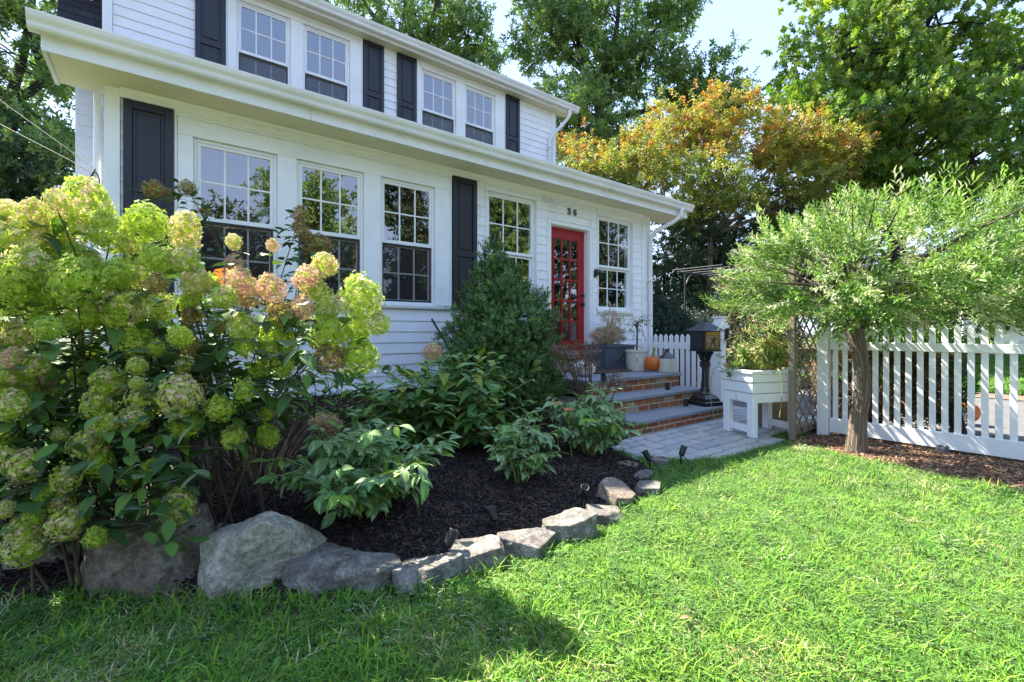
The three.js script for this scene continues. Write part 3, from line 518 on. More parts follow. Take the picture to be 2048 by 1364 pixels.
{ // the front door
  const p = part('front_door', house), z = ZF - 0.1, [x0, x1, y0, y1] = DOOR, gx0 = x0 + 0.125, gx1 = x1 - 0.125, gy0 = y0 + 0.27, gy1 = y1 - 0.145;
  mesh('stiles_and_rails', [bx(x0, gx0, y0, y1, z - 0.045, z, 0.003), bx(gx1, x1, y0, y1, z - 0.045, z, 0.003), bx(gx0, gx1, gy1, y1, z - 0.045, z, 0.002), bx(gx0, gx1, y0, gy0, z - 0.045, z, 0.002), ...frameOf(gx0 + 0.001, gx1 - 0.001, gy0 + 0.001, gy1 - 0.001, 0.018, z - 0.02, z + 0.01)], mat.red, p);
  panes(p, gx0 + 0.02, gx1 - 0.02, gy0 + 0.02, gy1 - 0.02, 3, 5, 0.026, z - 0.012, mat.glass, mat.red, 0.016);
  for (const [n, y, r] of [['deadbolt', y0 + 1.02, 0.026], ['handle', y0 + 0.88, 0.034]]) { const g = lathe([[0, 0.055], [r * 0.7, 0.052], [r * 0.95, 0.04], [r * 0.7, 0.026], [0.012, 0.02], [0.012, 0.008], [r, 0.006], [r, 0]], 20); g.rotateX(Math.PI / 2); g.translate(x1 - 0.06, y, z); mesh(n, g, mat.black, p); }
  const c = part('door_casing', house), zz = ZF - 0.014;
  mesh('side_casing', [bx(DC[0], x0 - 0.012, 0.55, y1 + 0.012, zz, zz + 0.03, 0.003), bx(DC[0], DC[0] + 0.022, 0.55, DC[3] - 0.03, zz + 0.0302, zz + 0.042, 0.003)], mat.trim, c);
  mesh('side_casing', [bx(x1 + 0.012, DC[1], 0.55, y1 + 0.012, zz, zz + 0.03, 0.003), bx(DC[1] - 0.022, DC[1], 0.55, DC[3] - 0.03, zz + 0.0302, zz + 0.042, 0.003)], mat.trim, c);
  mesh('head_casing', [bx(DC[0], DC[1], y1 + 0.013, DC[3], zz, zz + 0.03, 0.003), bx(DC[0], DC[1], DC[3] - 0.028, DC[3], zz + 0.0302, zz + 0.046, 0.003)], mat.trim, c);
  mesh('jamb', [bx(x0 - 0.03, x0 - 0.002, y0 - 0.02, y1 + 0.03, z - 0.06, ZF - 0.015, 0.002), bx(x1 + 0.002, x1 + 0.03, y0 - 0.02, y1 + 0.03, z - 0.06, ZF - 0.015, 0.002), bx(x0 - 0.002, x1 + 0.002, y1 + 0.002, y1 + 0.03, z - 0.06, ZF - 0.015, 0.002)], mat.trim, c);
  mesh('threshold', bx(x0 - 0.03, x1 + 0.03, 0.6, y0 - 0.021, z - 0.08, ZF + 0.05, 0.004), mat.trim, c);
  mesh('riser_board', bx(x0 - 0.03, x1 + 0.03, 0.54, 0.599, z - 0.06, ZF + 0.01, 0.002), mat.trim, c);
}
// lower eave
mesh('porch_soffit', extrudeX([[-4.853, 3.2], [-4.853, 3.215], [-5.42, 3.215], [-5.42, 3.2], ...Array.from({ length: 22 }, (_, i) => [-5.42 + 0.026 * (i + 0.5) - 0.004, 3.2 + (i % 2 ? 0.003 : 0)])].slice(0), -0.66, 7.68), mat.soffitBounce, house);
const fas = part('porch_fascia', house);
for (const [a, b] of [[-0.69, 1.19], [1.193, 3.28], [3.283, 5.4], [5.403, 7.7]]) mesh('fascia_board', bx(a, b, 3.185, 3.36, -4.852, -4.83, 0.003), mat.gutter, fas);
mesh('fascia_board', bx(-0.69, -0.662, 3.185, 3.36, -5.44, -4.853, 0.003), mat.gutter, fas);
mesh('fascia_board', bx(7.682, 7.7, 3.185, 3.36, -5.44, -4.853, 0.003), mat.gutter, fas);
const gutterProfile = (z, y) => [[z, y], [z, y - 0.115], [z + 0.07, y - 0.115], [z + 0.082, y - 0.1], [z + 0.088, y - 0.07], [z + 0.11, y - 0.04], [z + 0.12, y - 0.012], [z + 0.12, y], [z + 0.112, y], [z + 0.108, y - 0.03], [z + 0.08, y - 0.06], [z + 0.07, y - 0.105], [z + 0.006, y - 0.105], [z + 0.006, y]];
mesh('porch_gutter', [extrudeX(gutterProfile(-4.829, 3.41), -0.75, 7.75), extrudeX([[-4.829, 3.41], [-4.829, 3.295], [-4.759, 3.295], [-4.741, 3.34], [-4.71, 3.4], [-4.71, 3.41]], -0.753, -0.749), extrudeX([[-4.829, 3.41], [-4.829, 3.295], [-4.759, 3.295], [-4.741, 3.34], [-4.71, 3.4], [-4.71, 3.41]], 7.749, 7.753)], mat.gutter, house);
// porch roof, shingled in courses
const roof = part('porch_roof', house);
mesh('deck', extrudeX([[-4.86, 3.361], [-4.82, 3.40], [-7.62, 4.5], [-7.62, 4.42], [-5.42, 3.5], [-5.42, 3.361]], -0.69, 7.7), mat.shingle[0], roof);
for (let i = 0; i < 17; i++) { const t0 = i / 17, a = [-4.8 - 2.8 * t0, 3.405 + 1.1 * t0], b = [-4.8 - 2.8 * (t0 + 0.075), 3.405 + 1.1 * (t0 + 0.06)]; mesh('shingle_course', extrudeX([[a[0], a[1]], [a[0], a[1] + 0.012], [b[0], b[1] + 0.008], [b[0], b[1]]], -0.71, 7.72), mat.shingle[i % 3], roof); }
// upper eave
mesh('upper_soffit', bx(-0.75, 7.31, 5.962, 5.98, -7.66, -7.452, 0), mat.soffitBounce, house);
mesh('upper_fascia', bx(-0.8, 7.33, 5.95, 6.09, -7.451, -7.43, 0.003), mat.gutter, house);
mesh('upper_gutter', [extrudeX(gutterProfile(-7.429, 6.11), -0.85, 7.46), extrudeX([[-7.429, 6.11], [-7.429, 5.995], [-7.359, 5.995], [-7.341, 6.04], [-7.31, 6.1], [-7.31, 6.11]], 7.459, 7.463)], mat.gutter, house);
mesh('upper_roof', extrudeX([[-7.42, 6.1], [-7.42, 6.13], [-10, 6.95], [-12.2, 6.0], [-12.2, 5.9], [-10, 6.85]], -0.95, 7.45), mat.shingle[1], house);
mesh('rake_board', [extrudeX([[-7.62, 6.0], [-7.62, 6.1], [-10, 6.84], [-11.6, 6.15], [-11.6, 6.05], [-10, 6.7]], 7.3, 7.33)], mat.gutter, house);
// steep lower slope of the gambrel roof left of the dormer
const gam = part('gambrel_roof', house);
mesh('deck', extrudeX([[-7.4, 4.2], [-7.46, 4.2], [-8.35, 6.3], [-8.28, 6.3]], -0.95, -0.555), mat.shingle[0], gam);
seed(61);
for (let i = 0; i < 19; i++) { const t = i / 19, z = -7.39 - 0.88 * t, y = 4.21 + 2.09 * t; let x = -0.96; while (x < -0.56) { const w = Math.min(rr(0.12, 0.22), -0.556 - x); if (w > 0.02) mesh('shingle', extrudeX([[z, y - 0.01], [z + 0.012, y - 0.01], [z - 0.06, y + 0.14], [z - 0.066, y + 0.14]], x, x + w - 0.003), pick(mat.shingle), gam); x += w; } }
// downspouts
function spout(pts, r, name = 'downspout') { const g = tube(pts, r, r, 10, 40); mesh(name, g, mat.gutter, house); }
spout([V(7.42, 3.32, -4.77), V(7.42, 3.22, -4.77), V(7.36, 3.1, -4.86), V(7.16, 2.95, -5.06), V(7.08, 2.85, -5.15), V(7.07, 2.7, -5.165), V(7.07, 1.6, -5.165), V(7.07, 0.1, -5.165)], 0.038);
spout([V(7.2, 5.99, -7.38), V(7.2, 5.88, -7.38), V(7.1, 5.7, -7.47), V(6.86, 5.4, -7.56), V(6.8, 5.28, -7.575), V(6.8, 5.0, -7.575), V(6.8, 4.2, -7.575)], 0.038);
mesh('downspout_strap', [bx(6.75, 6.85, 5.12, 5.15, -7.62, -7.53, 0.003)], mat.gutter, house);
mesh('downspout_strap', [bx(7.02, 7.12, 2.02, 2.05, -5.215, -5.118, 0.003)], mat.gutter, house);
{ // number, lights, door bell, conduit and service wires
  const font = await new FontLoader().loadAsync('fonts/droid/droid_serif_bold.typeface.json');
  for (const [c, x] of [['3', 5.05], ['6', 5.18]]) { const g = new TextGeometry(c, { font, size: 0.095, depth: 0.012, curveSegments: 5, bevelEnabled: false }); g.translate(x, 2.94, ZF + 0.004); mesh('number_' + (c === '3' ? 'three' : 'six'), g, mat.black, house); }
  const sl = part('security_light', house); mesh('canopy', (() => { const g = lathe([[0, 0.04], [0.03, 0.04], [0.05, 0.02], [0.052, 0]], 20); g.rotateX(Math.PI / 2); g.translate(4.62, 3.1, ZF + 0.004); return g; })(), mat.gutter, sl);
  mesh('lamp_head', (() => { const g = lathe([[0, 0], [0.03, 0.004], [0.036, 0.05], [0.05, 0.1], [0.044, 0.1], [0.03, 0.06], [0, 0.05]], 20); g.rotateX(2.3); g.translate(4.72, 3.06, ZF + 0.09); return g; })(), mat.vinyl, sl);
  mesh('arm', capped([V(4.62, 3.1, ZF + 0.03), V(4.68, 3.1, ZF + 0.09), V(4.72, 3.07, ZF + 0.09)], 0.012), mat.gutter, sl);
  const bell = part('wall_lantern', house); mesh('backplate', bx(5.655, 5.70, 2.0, 2.12, ZF, ZF + 0.02, 0.006), mat.black, bell); mesh('body', bx(5.648, 5.707, 2.03, 2.13, ZF + 0.021, ZF + 0.07, 0.015), mat.black, bell); mesh('sensor', (() => { const g = new THREE.SphereGeometry(0.014, 10, 8); g.translate(5.678, 2.095, ZF + 0.068); return g; })(), mat.steel, bell);
  mesh('door_bell', bx(4.57, 4.60, 1.6, 1.72, ZF, ZF + 0.022, 0.008), mat.black, house);
  mesh('conduit', tube([V(-0.42, 3.16, ZF - 0.12), V(-0.42, 2.4, ZF - 0.12), V(-0.43, 1.0, ZF - 0.12), V(-0.43, 0, ZF - 0.12)], 0.026, 0.026, 8, 10), mat.gutter, house);
  const a = V(-0.43, 2.5, ZF - 0.1), w = [];
  for (const k of [0, 1]) { const e = at(-500 - 200 * k, -230 + 60 * k, 5.2); w.push(tube([a.clone().add(V(0, -0.04 * k, 0)), a.clone().lerp(e, 0.35).add(V(0, -0.12, 0)), a.clone().lerp(e, 0.7).add(V(0, -0.1, 0)), e], 0.003, 0.003, 5, 24)); }
  w.push(tube([a.clone(), V(-0.47, 2.36, ZF - 0.06), V(-0.42, 2.28, ZF - 0.05), V(-0.4, 2.4, ZF - 0.05), V(-0.43, 2.47, ZF - 0.07), V(-0.46, 2.3, ZF - 0.06), V(-0.43, 2.15, ZF - 0.07)], 0.005, 0.005, 5, 30));
  mesh('service_wire', w, mat.wire, house);
}
{ // brick foundation
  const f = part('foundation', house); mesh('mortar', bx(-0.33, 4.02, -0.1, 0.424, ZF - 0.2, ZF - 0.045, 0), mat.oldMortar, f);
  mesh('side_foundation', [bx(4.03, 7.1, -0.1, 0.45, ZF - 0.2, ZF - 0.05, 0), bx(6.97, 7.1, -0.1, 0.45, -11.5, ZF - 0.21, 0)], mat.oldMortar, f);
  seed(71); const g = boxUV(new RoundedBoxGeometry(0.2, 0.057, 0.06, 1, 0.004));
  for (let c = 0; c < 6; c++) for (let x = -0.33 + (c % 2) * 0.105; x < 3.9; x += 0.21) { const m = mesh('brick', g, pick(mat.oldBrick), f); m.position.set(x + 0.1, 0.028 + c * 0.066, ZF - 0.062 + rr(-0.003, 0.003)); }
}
rebase(house, 3.4, 0, ZF);

// ---------------------------------------------------------------- brick steps
{
  const st = thing('front_steps', 'brick front steps with three bluestone treads below the red door', 'steps');
  seed(81); const X0 = 4.05, X1 = 5.9, lv = [[0.15, -3.12], [0.34, -3.48], [0.53, -3.8]], bg = [0, 1, 2].map(() => { const g = new RoundedBoxGeometry(0.194, 0.056, 0.09, 2, 0.005), p = g.attributes.position; for (let i = 0; i < p.count; i++) p.setZ(i, p.getZ(i) + 0.004 * fbm(p.getX(i) * 20 + rr(0, 9), p.getY(i) * 20, 0, 2)); g.computeVertexNormals(); return boxUV(g); });
  const half = boxUV(new RoundedBoxGeometry(0.093, 0.056, 0.09, 2, 0.005));
  let y0 = -0.06;
  lv.forEach(([y, z], k) => {
    const top = y - 0.042, back = -5.26, inset = 0.03, zf = z - inset;
    mesh('mortar', bx(X0 + 0.012 + k * 0.002, X1 - 0.012 - k * 0.002, y0, top, back + 0.001 * k, zf - 0.004, 0), mat.mortar, st);
    const rows = k ? 2 : 3, ch = (top - y0) / rows;
    for (let c = 0; c < rows; c++) {
      const yy = y0 + ch * (c + 0.5), off = ((c + k) % 2) * 0.104;
      for (let x = X0 + 0.004 - off; x < X1 - 0.02; x += 0.208) {
        const a = Math.max(x, X0 + 0.004), b = Math.min(x + 0.194, X1 - 0.004); if (b - a < 0.03) continue;
        const m = mesh('brick', b - a > 0.15 ? pick(bg) : half, pick(mat.brick.concat(mat.brick.slice(0, 3))), st); m.position.set((a + b) / 2, yy, zf - 0.045 + rr(-0.003, 0.002)); m.scale.set((b - a) / (b - a > 0.15 ? 0.194 : 0.093), (ch - 0.013) / 0.056, 1);
      }
      for (let z2 = zf - 0.1 - off; z2 > (k < 2 ? lv[k + 1][1] : back) - 0.05; z2 -= 0.208) for (const s of [X0, X1]) { const m = mesh('brick', bg[0], pick(mat.brick), st); m.rotation.y = Math.PI / 2; m.position.set(s + (s === X0 ? 0.049 : -0.049), yy, z2 - 0.1); m.scale.y = (ch - 0.013) / 0.056; }
    }
    const zb = k < 2 ? lv[k + 1][1] - 0.05 : -5.245, cuts = k < 2 ? [X0 - 0.03, X1 + 0.03] : [X0 - 0.03, 4.66, 5.32, X1 + 0.03];
    for (let i = 0; i < cuts.length - 1; i++) { const g = new RoundedBoxGeometry(cuts[i + 1] - cuts[i] - 0.006, 0.042, z - zb, 4, 0.007), p = g.attributes.position; for (let q = 0; q < p.count; q++) p.setZ(q, p.getZ(q) + 0.008 * fbm(p.getX(q) * 5 + k * 3, p.getY(q) * 30, i, 2)); g.computeVertexNormals(); g.translate((cuts[i] + cuts[i + 1]) / 2, y - 0.021, (z + zb) / 2); mesh('tread', boxUV(g), mat.bluestone, st); }
    y0 = y;
  });
  rebase(st, 5, 0, -4.2);
  // low voltage step lights
  for (const [px, py, y, n] of [[1332, 779, 0.34, 'on the middle tread'], [1368, 812, 0.15, 'on the lowest tread beside the mailbox'], [1204, 762, 0.53, 'at the left edge of the top tread']]) {
    const p = onY(px, py, y), t = thing('step_light', 'small black wedge light ' + n, 'light', 'lights set on the brick steps', [p.x, y, p.z], 0.5);
    const s = new THREE.Shape([[-0.04, 0], [0.06, 0], [-0.03, 0.095], [-0.045, 0.09]].map((q) => new THREE.Vector2(...q))), g = new THREE.ExtrudeGeometry(s, { depth: 0.045, bevelEnabled: true, bevelSize: 0.004, bevelThickness: 0.004, bevelSegments: 1 });
    mesh('body', g, mat.black, t); const f = new THREE.BoxGeometry(0.1, 0.003, 0.036); f.rotateZ(-0.81); f.translate(0.022, 0.052, 0.022); mesh('lens', f, mat.steel, t);
  }
}
// ---------------------------------------------------------------- things on the steps
{
  let p = onY(1215, 738, 0.53);
  const bxp = thing('square_planter', 'blue grey square planter box beside the red door', 'planter', null, [5.55, 0.53, -4.82]);
  const w = 0.34, g = []; for (const [a, b] of [[0, 1], [1, 0], [0, -1], [-1, 0]]) { const q = new RoundedBoxGeometry(a ? 0.024 : 2 * w, 0.34, b ? 0.024 : 2 * w - 0.05, 2, 0.006); q.translate(a * (w - 0.012), 0.17, b * (w - 0.012) * 0.72); g.push(q); }
  const pot = new RoundedBoxGeometry(0.62, 0.36, 0.46, 2, 0.01), pp = pot.attributes.position; for (let i = 0; i < pp.count; i++) { const k = 0.92 + 0.08 * (pp.getY(i) + 0.18) / 0.36; pp.setX(i, pp.getX(i) * k); pp.setZ(i, pp.getZ(i) * k); } pot.translate(0, 0.18, 0); pot.computeVertexNormals();
  mesh('body', boxUV(pot), mat.pot, bxp);
  mesh('rim', frameBox(0.66, 0.5, 0.05, 0.04, 0.345), mat.pot, bxp); mesh('base_rim', frameBox(0.61, 0.45, 0.03, 0.03, 0.0), mat.pot, bxp);
  mesh('corner_post', [[1, 1], [1, -1], [-1, 1], [-1, -1]].map(([a, b]) => bx(a * 0.3 - 0.022, a * 0.3 + 0.022, 0.03, 0.345, b * 0.215 - 0.022, b * 0.215 + 0.022, 0.006)), mat.pot, bxp);
  const soil = new THREE.BoxGeometry(0.56, 0.02, 0.4); soil.translate(0, 0.365, 0); mesh('soil', soil, mat.mulch, bxp);
  mesh('emblem', (() => { const t = new THREE.TorusGeometry(0.05, 0.008, 6, 16); t.scale(1.3, 0.7, 1); t.translate(0, 0.18, 0.228); return t; })(), mat.bronze, bxp);
  function frameBox(W, D, t, h, y) { return [bx(-W / 2, W / 2, y, y + h, D / 2 - t, D / 2, 0.006), bx(-W / 2, W / 2, y, y + h, -D / 2, -D / 2 + t, 0.006), bx(-W / 2, -W / 2 + t, y, y + h, -D / 2 + t, D / 2 - t, 0.006), bx(W / 2 - t, W / 2, y, y + h, -D / 2 + t, D / 2 - t, 0.006)]; }

  const ck = thing('stoneware_crock', 'cream stoneware crock holding a bare topiary between planter and pumpkin', 'crock', null, [5.66, 0.53, -4.38]);
  mesh('jar', lathe([[0, 0.012], [0.13, 0.012], [0.136, 0], [0.145, 0.01], [0.158, 0.12], [0.16, 0.25], [0.156, 0.27], [0.166, 0.28], [0.168, 0.305], [0.156, 0.31], [0.146, 0.3], [0.145, 0.25], [0, 0.245]], 40), mat.crock, ck);
  for (const s of [-1, 1]) { const t = new THREE.TorusGeometry(0.03, 0.012, 8, 12, Math.PI); t.rotateZ(-s * Math.PI / 2); t.rotateY(0.7); t.translate(s * 0.12, 0.2, s * -0.1); mesh('handle', t, mat.crock, ck); }
  const so = new THREE.CylinderGeometry(0.145, 0.145, 0.02, 24); so.translate(0, 0.285, 0); mesh('soil', so, mat.mulch, ck);

  const pk = (name, label, pos, R, H, m, stemM, ribs = 12, group) => {
    const t = thing(name, label, 'pumpkin', group, pos), g = new THREE.SphereGeometry(1, 72, 36), q = g.attributes.position;
    for (let i = 0; i < q.count; i++) { const a = Math.atan2(q.getZ(i), q.getX(i)), y = q.getY(i), r = Math.hypot(q.getX(i), q.getZ(i)), k = 1 - 0.06 * (1 - Math.pow(Math.abs(Math.cos(a * ribs / 2)), 0.6)) - 0.03 * Math.cos(a * 2 + 1); const yy = y * (1 - 0.28 * Math.pow(Math.max(0, 1 - r), 2.2)); q.setXYZ(i, q.getX(i) * R * k, (yy + 0.96) * H / 1.9, q.getZ(i) * R * k); }
    g.computeVertexNormals(); mesh('shell', g, m, t);
    const y = H * 0.86; mesh('stem', tube([V(0, y, 0), V(0.004, y + 0.05, 0.003), V(0.015, y + 0.1, 0.006), V(0.03, y + 0.15, 0.01)], 0.024, 0.014, 7, 6), stemM, t); return t;
  };
  pk('orange_pumpkin', 'bright orange pumpkin with tall stem on the top step', [5.72, 0.53, -4.14], 0.125, 0.235, mat.pumpkin, mat.greenStem);
  pk('white_pumpkin', 'pale white pumpkin half hidden at the left of the top step', [4.42, 0.53, -4.25], 0.14, 0.2, mat.paleGourd, mat.deadStem);
  pk('white_pumpkin', 'round white pumpkin on the rocks behind the picket fence', [...onY(1893, 852, 0.04)], 0.165, 0.26, mat.paleGourd, mat.deadStem, 16);
  pk('orange_pumpkin', 'orange pumpkin behind the picket fence beside the white pumpkin', [...onY(1926, 846, 0.02)], 0.15, 0.27, mat.pumpkin, mat.deadStem);

  const jg = thing('stoneware_jug', 'cream stoneware jug with black shoulder and handle on the step', 'jug', null, [5.83, 0.53, -3.98], 0.6);
  mesh('body', lathe([[0, 0], [0.118, 0], [0.124, 0.012], [0.124, 0.19], [0.12, 0.2]], 40), mat.crock, jg);
  mesh('shoulder', lathe([[0.121, 0.199], [0.118, 0.212], [0.08, 0.245], [0.045, 0.275], [0.034, 0.29], [0.034, 0.315], [0.042, 0.32], [0.04, 0.33], [0.02, 0.33], [0.02, 0.3]], 36), mat.jugTop, jg);
  mesh('handle', tube([V(0.034, 0.31, 0), V(0.075, 0.325, 0), V(0.098, 0.29, 0), V(0.09, 0.25, 0), V(0.082, 0.238, 0)], 0.011, 0.01, 8, 12), mat.jugTop, jg);

  const dm = bx(4.75, 5.55, 0.531, 0.552, -4.95, -4.35, 0.008); tag(mesh('doormat', dm, mat.doormat), 'brown bristle doormat in front of the red door', 'doormat');
}
// ---------------------------------------------------------------- mailbox on a pedestal
{
  const mb = thing('pedestal_mailbox', 'black cast pedestal mailbox with bronze relief panel on the lowest step', 'mailbox', null, [5.72, 0.15, -3.33], -0.26); mb.scale.set(0.95, 0.92, 0.95);
  const sq = (w0, w1, y0, y1) => { const g = new THREE.CylinderGeometry(w1 * 0.7071, w0 * 0.7071, y1 - y0, 4, 1); g.rotateY(Math.PI / 4); g.translate(0, (y0 + y1) / 2, 0); return g.toNonIndexed(); };
  const flat = (l) => { const g = join(l); g.computeVertexNormals(); return boxUV(g); };
  mesh('base', flat([sq(0.32, 0.32, 0, 0.05), sq(0.32, 0.29, 0.05, 0.062), sq(0.27, 0.26, 0.062, 0.1), sq(0.26, 0.18, 0.1, 0.15)]), mat.blackGloss, mb);
  mesh('column', [lathe([[0.085, 0.15], [0.09, 0.165], [0.075, 0.18], [0.062, 0.2], [0.07, 0.215], [0.058, 0.235], [0.052, 0.26], [0.056, 0.3], [0.048, 0.33], [0.044, 0.45], [0.042, 0.52], [0.05, 0.53], [0.044, 0.54]], 14)], mat.blackGloss, mb);
  mesh('column_block', bx(-0.05, 0.05, 0.541, 0.62, -0.05, 0.05, 0.006), mat.blackGloss, mb);
  mesh('capital', [lathe([[0.036, 0.62], [0.05, 0.64], [0.055, 0.67], [0.045, 0.69], [0.07, 0.72], [0.1, 0.75], [0.105, 0.765]], 16), ...[[1, 0], [-1, 0], [0, 1], [0, -1]].map(([a, b]) => tube([V(a * 0.04, 0.63, b * 0.04), V(a * 0.075, 0.66, b * 0.075), V(a * 0.09, 0.71, b * 0.09), V(a * 0.13, 0.755, b * 0.13)], 0.016, 0.022, 6, 8))], mat.blackGloss, mb);
  mesh('cabinet', [bx(-0.15, 0.15, 0.766, 0.785, -0.15, 0.15, 0.005), bx(-0.14, 0.14, 0.786, 1.05, -0.14, 0.14, 0.008)], mat.blackGloss, mb);
  mesh('mail_door', [bx(-0.11, 0.11, 0.81, 1.02, 0.1405, 0.15, 0.004), ...[0, 1, 2].map((i) => bx(-0.09, 0.09, 0.835 + i * 0.058, 0.875 + i * 0.058, 0.1502, 0.156, 0.004))].map((g) => { g.rotateY(-Math.PI / 2); return g; }), mat.blackGloss, mb);
  // relief panel: a running figure between two leafy uprights
  const z = 0.141, rel = [bx(-0.12, 0.12, 0.795, 0.99, z - 0.003, z + 0.004, 0.002)];
  mesh('relief_panel', rel, mat.bronze, mb); mesh('glazed_band', bx(-0.12, 0.12, 0.995, 1.04, z - 0.003, z + 0.004, 0.002), mat.amber, mb);
  const dark = (pts, r) => tube(pts.map(([x, y]) => V(x, y, z + 0.006)), r, r * 0.7, 5, 6);
  mesh('relief_figure', [dark([[-0.004, 0.905], [0.012, 0.93], [0.02, 0.95]], 0.017), dark([[0.022, 0.955], [0.03, 0.972]], 0.012), dark([[0, 0.9], [-0.03, 0.885], [-0.045, 0.85], [-0.035, 0.825]], 0.009), dark([[0.002, 0.9], [0.025, 0.88], [0.03, 0.85], [0.055, 0.83]], 0.009), dark([[0.015, 0.935], [0.045, 0.925], [0.06, 0.94]], 0.007), dark([[0.01, 0.935], [-0.03, 0.93], [-0.045, 0.95]], 0.007), dark([[-0.1, 0.82], [-0.095, 0.9]], 0.006), dark([[-0.1, 0.815], [-0.06, 0.812], [0.0, 0.812], [0.08, 0.812]], 0.008), dark([[0.1, 0.815], [0.098, 0.88], [0.094, 0.95]], 0.006)], mat.black, mb);
  // flared hip roof
  const rp = [[0.19, 1.05], [0.192, 1.06], [0.15, 1.085], [0.11, 1.115], [0.075, 1.15], [0.05, 1.175], [0.03, 1.185]], rg = [sq(0.36, 0.38, 1.045, 1.055)]; for (let i = 1; i < rp.length - 1; i++) rg.push(sq(rp[i][0] * 2, rp[i + 1][0] * 2, rp[i][1], rp[i + 1][1]));
  mesh('roof', flat(rg), mat.mailRoof, mb); mesh('finial', lathe([[0.028, 1.185], [0.034, 1.195], [0.02, 1.205], [0.03, 1.22], [0.03, 1.235], [0, 1.245]], 14), mat.mailRoof, mb);
}
// ---------------------------------------------------------------- white picket fences
const picket = (h, w = 0.041, t = 0.02) => { const s = new THREE.Shape([[-w / 2, 0], [w / 2, 0], [w / 2, h - 0.035], [0, h], [-w / 2, h - 0.035]].map((p) => new THREE.Vector2(...p))); const g = new THREE.ExtrudeGeometry(s, { depth: t - 0.006, bevelEnabled: true, bevelSize: 0.003, bevelThickness: 0.003, bevelSegments: 1 }); g.translate(0, 0, -t / 2 + 0.003); return boxUV(g); };
function post(name, label, x, z, h, w, cap = true, group) {
  const t = thing(name, label, 'fence post', group, [x, -0.05, z]); mesh('shaft', bx(-w / 2, w / 2, 0, h, -w / 2, w / 2, 0.006), mat.vinyl, t);
  if (cap) { mesh('collar', bx(-w / 2 - 0.018, w / 2 + 0.018, h * 0.8, h - 0.001, -w / 2 - 0.018, w / 2 + 0.018, 0.006), mat.vinyl, t); mesh('neck', bx(-w / 2 + 0.008, w / 2 - 0.008, h + 0.001, h + 0.07, -w / 2 + 0.008, w / 2 - 0.008, 0.004), mat.vinyl, t); mesh('cap', bx(-w / 2 - 0.012, w / 2 + 0.012, h + 0.071, h + 0.092, -w / 2 - 0.012, w / 2 + 0.012, 0.005), mat.vinyl, t); }
  return t;
}
{
  const fx = 5.72, f = thing('picket_fence', 'long white picket fence behind the small trunk at right', 'fence');
  mesh('bottom_rail', bx(fx - 0.025, fx + 0.025, 0.04, 0.19, -1.9, 1.6, 0.006), mat.vinyl, f); mesh('top_rail', bx(fx - 0.025, fx + 0.025, 0.92, 1.0, -1.9, 1.6, 0.006), mat.vinyl, f);
  const g = picket(0.985); g.rotateY(Math.PI / 2);
  for (let z = -1.85; z < 1.55; z += 0.0862) { const m = mesh('picket', g, mat.vinyl, f); m.position.set(fx, 0.18, z); m.scale.set(0.8, 1, 1); }
  mesh('end_post', bx(fx - 0.05, fx + 0.05, -0.05, 1.18, -2.01, -1.905, 0.006), mat.vinyl, f);
  mesh('end_post', bx(fx - 0.05, fx + 0.05, -0.05, 1.18, 1.605, 1.71, 0.006), mat.vinyl, f);
  rebase(f, fx, 0, -0.2);
  const b = thing('picket_fence', 'short white picket fence between house corner and gate post', 'fence'), bx0 = 6.9;
  mesh('top_rail', bx(bx0 - 0.022, bx0 + 0.022, 0.83, 0.94, -5.18, -3.83, 0.005), mat.vinyl, b); mesh('bottom_rail', bx(bx0 - 0.022, bx0 + 0.022, 0.06, 0.14, -5.18, -3.83, 0.005), mat.vinyl, b);
  const g2 = picket(1.0, 0.062); g2.rotateY(Math.PI / 2); for (let z = -5.12; z < -3.85; z += 0.103) { const m = mesh('picket', g2, mat.vinyl, b); m.position.set(bx0 - 0.034, 0.07, z); }
  rebase(b, bx0, 0, -4.5);
  const gp = post('gate_post', 'tall white gate post with black hinge beside the mailbox', 6.83, -3.74, 1.3, 0.14);
  mesh('hinge', [bx(-0.02, 0.06, 1.03, 1.2, 0.089, 0.11, 0.006), (() => { const c = new THREE.CylinderGeometry(0.018, 0.018, 0.2, 12); c.translate(0.02, 1.115, 0.115); return c; })()], mat.black, gp);
}
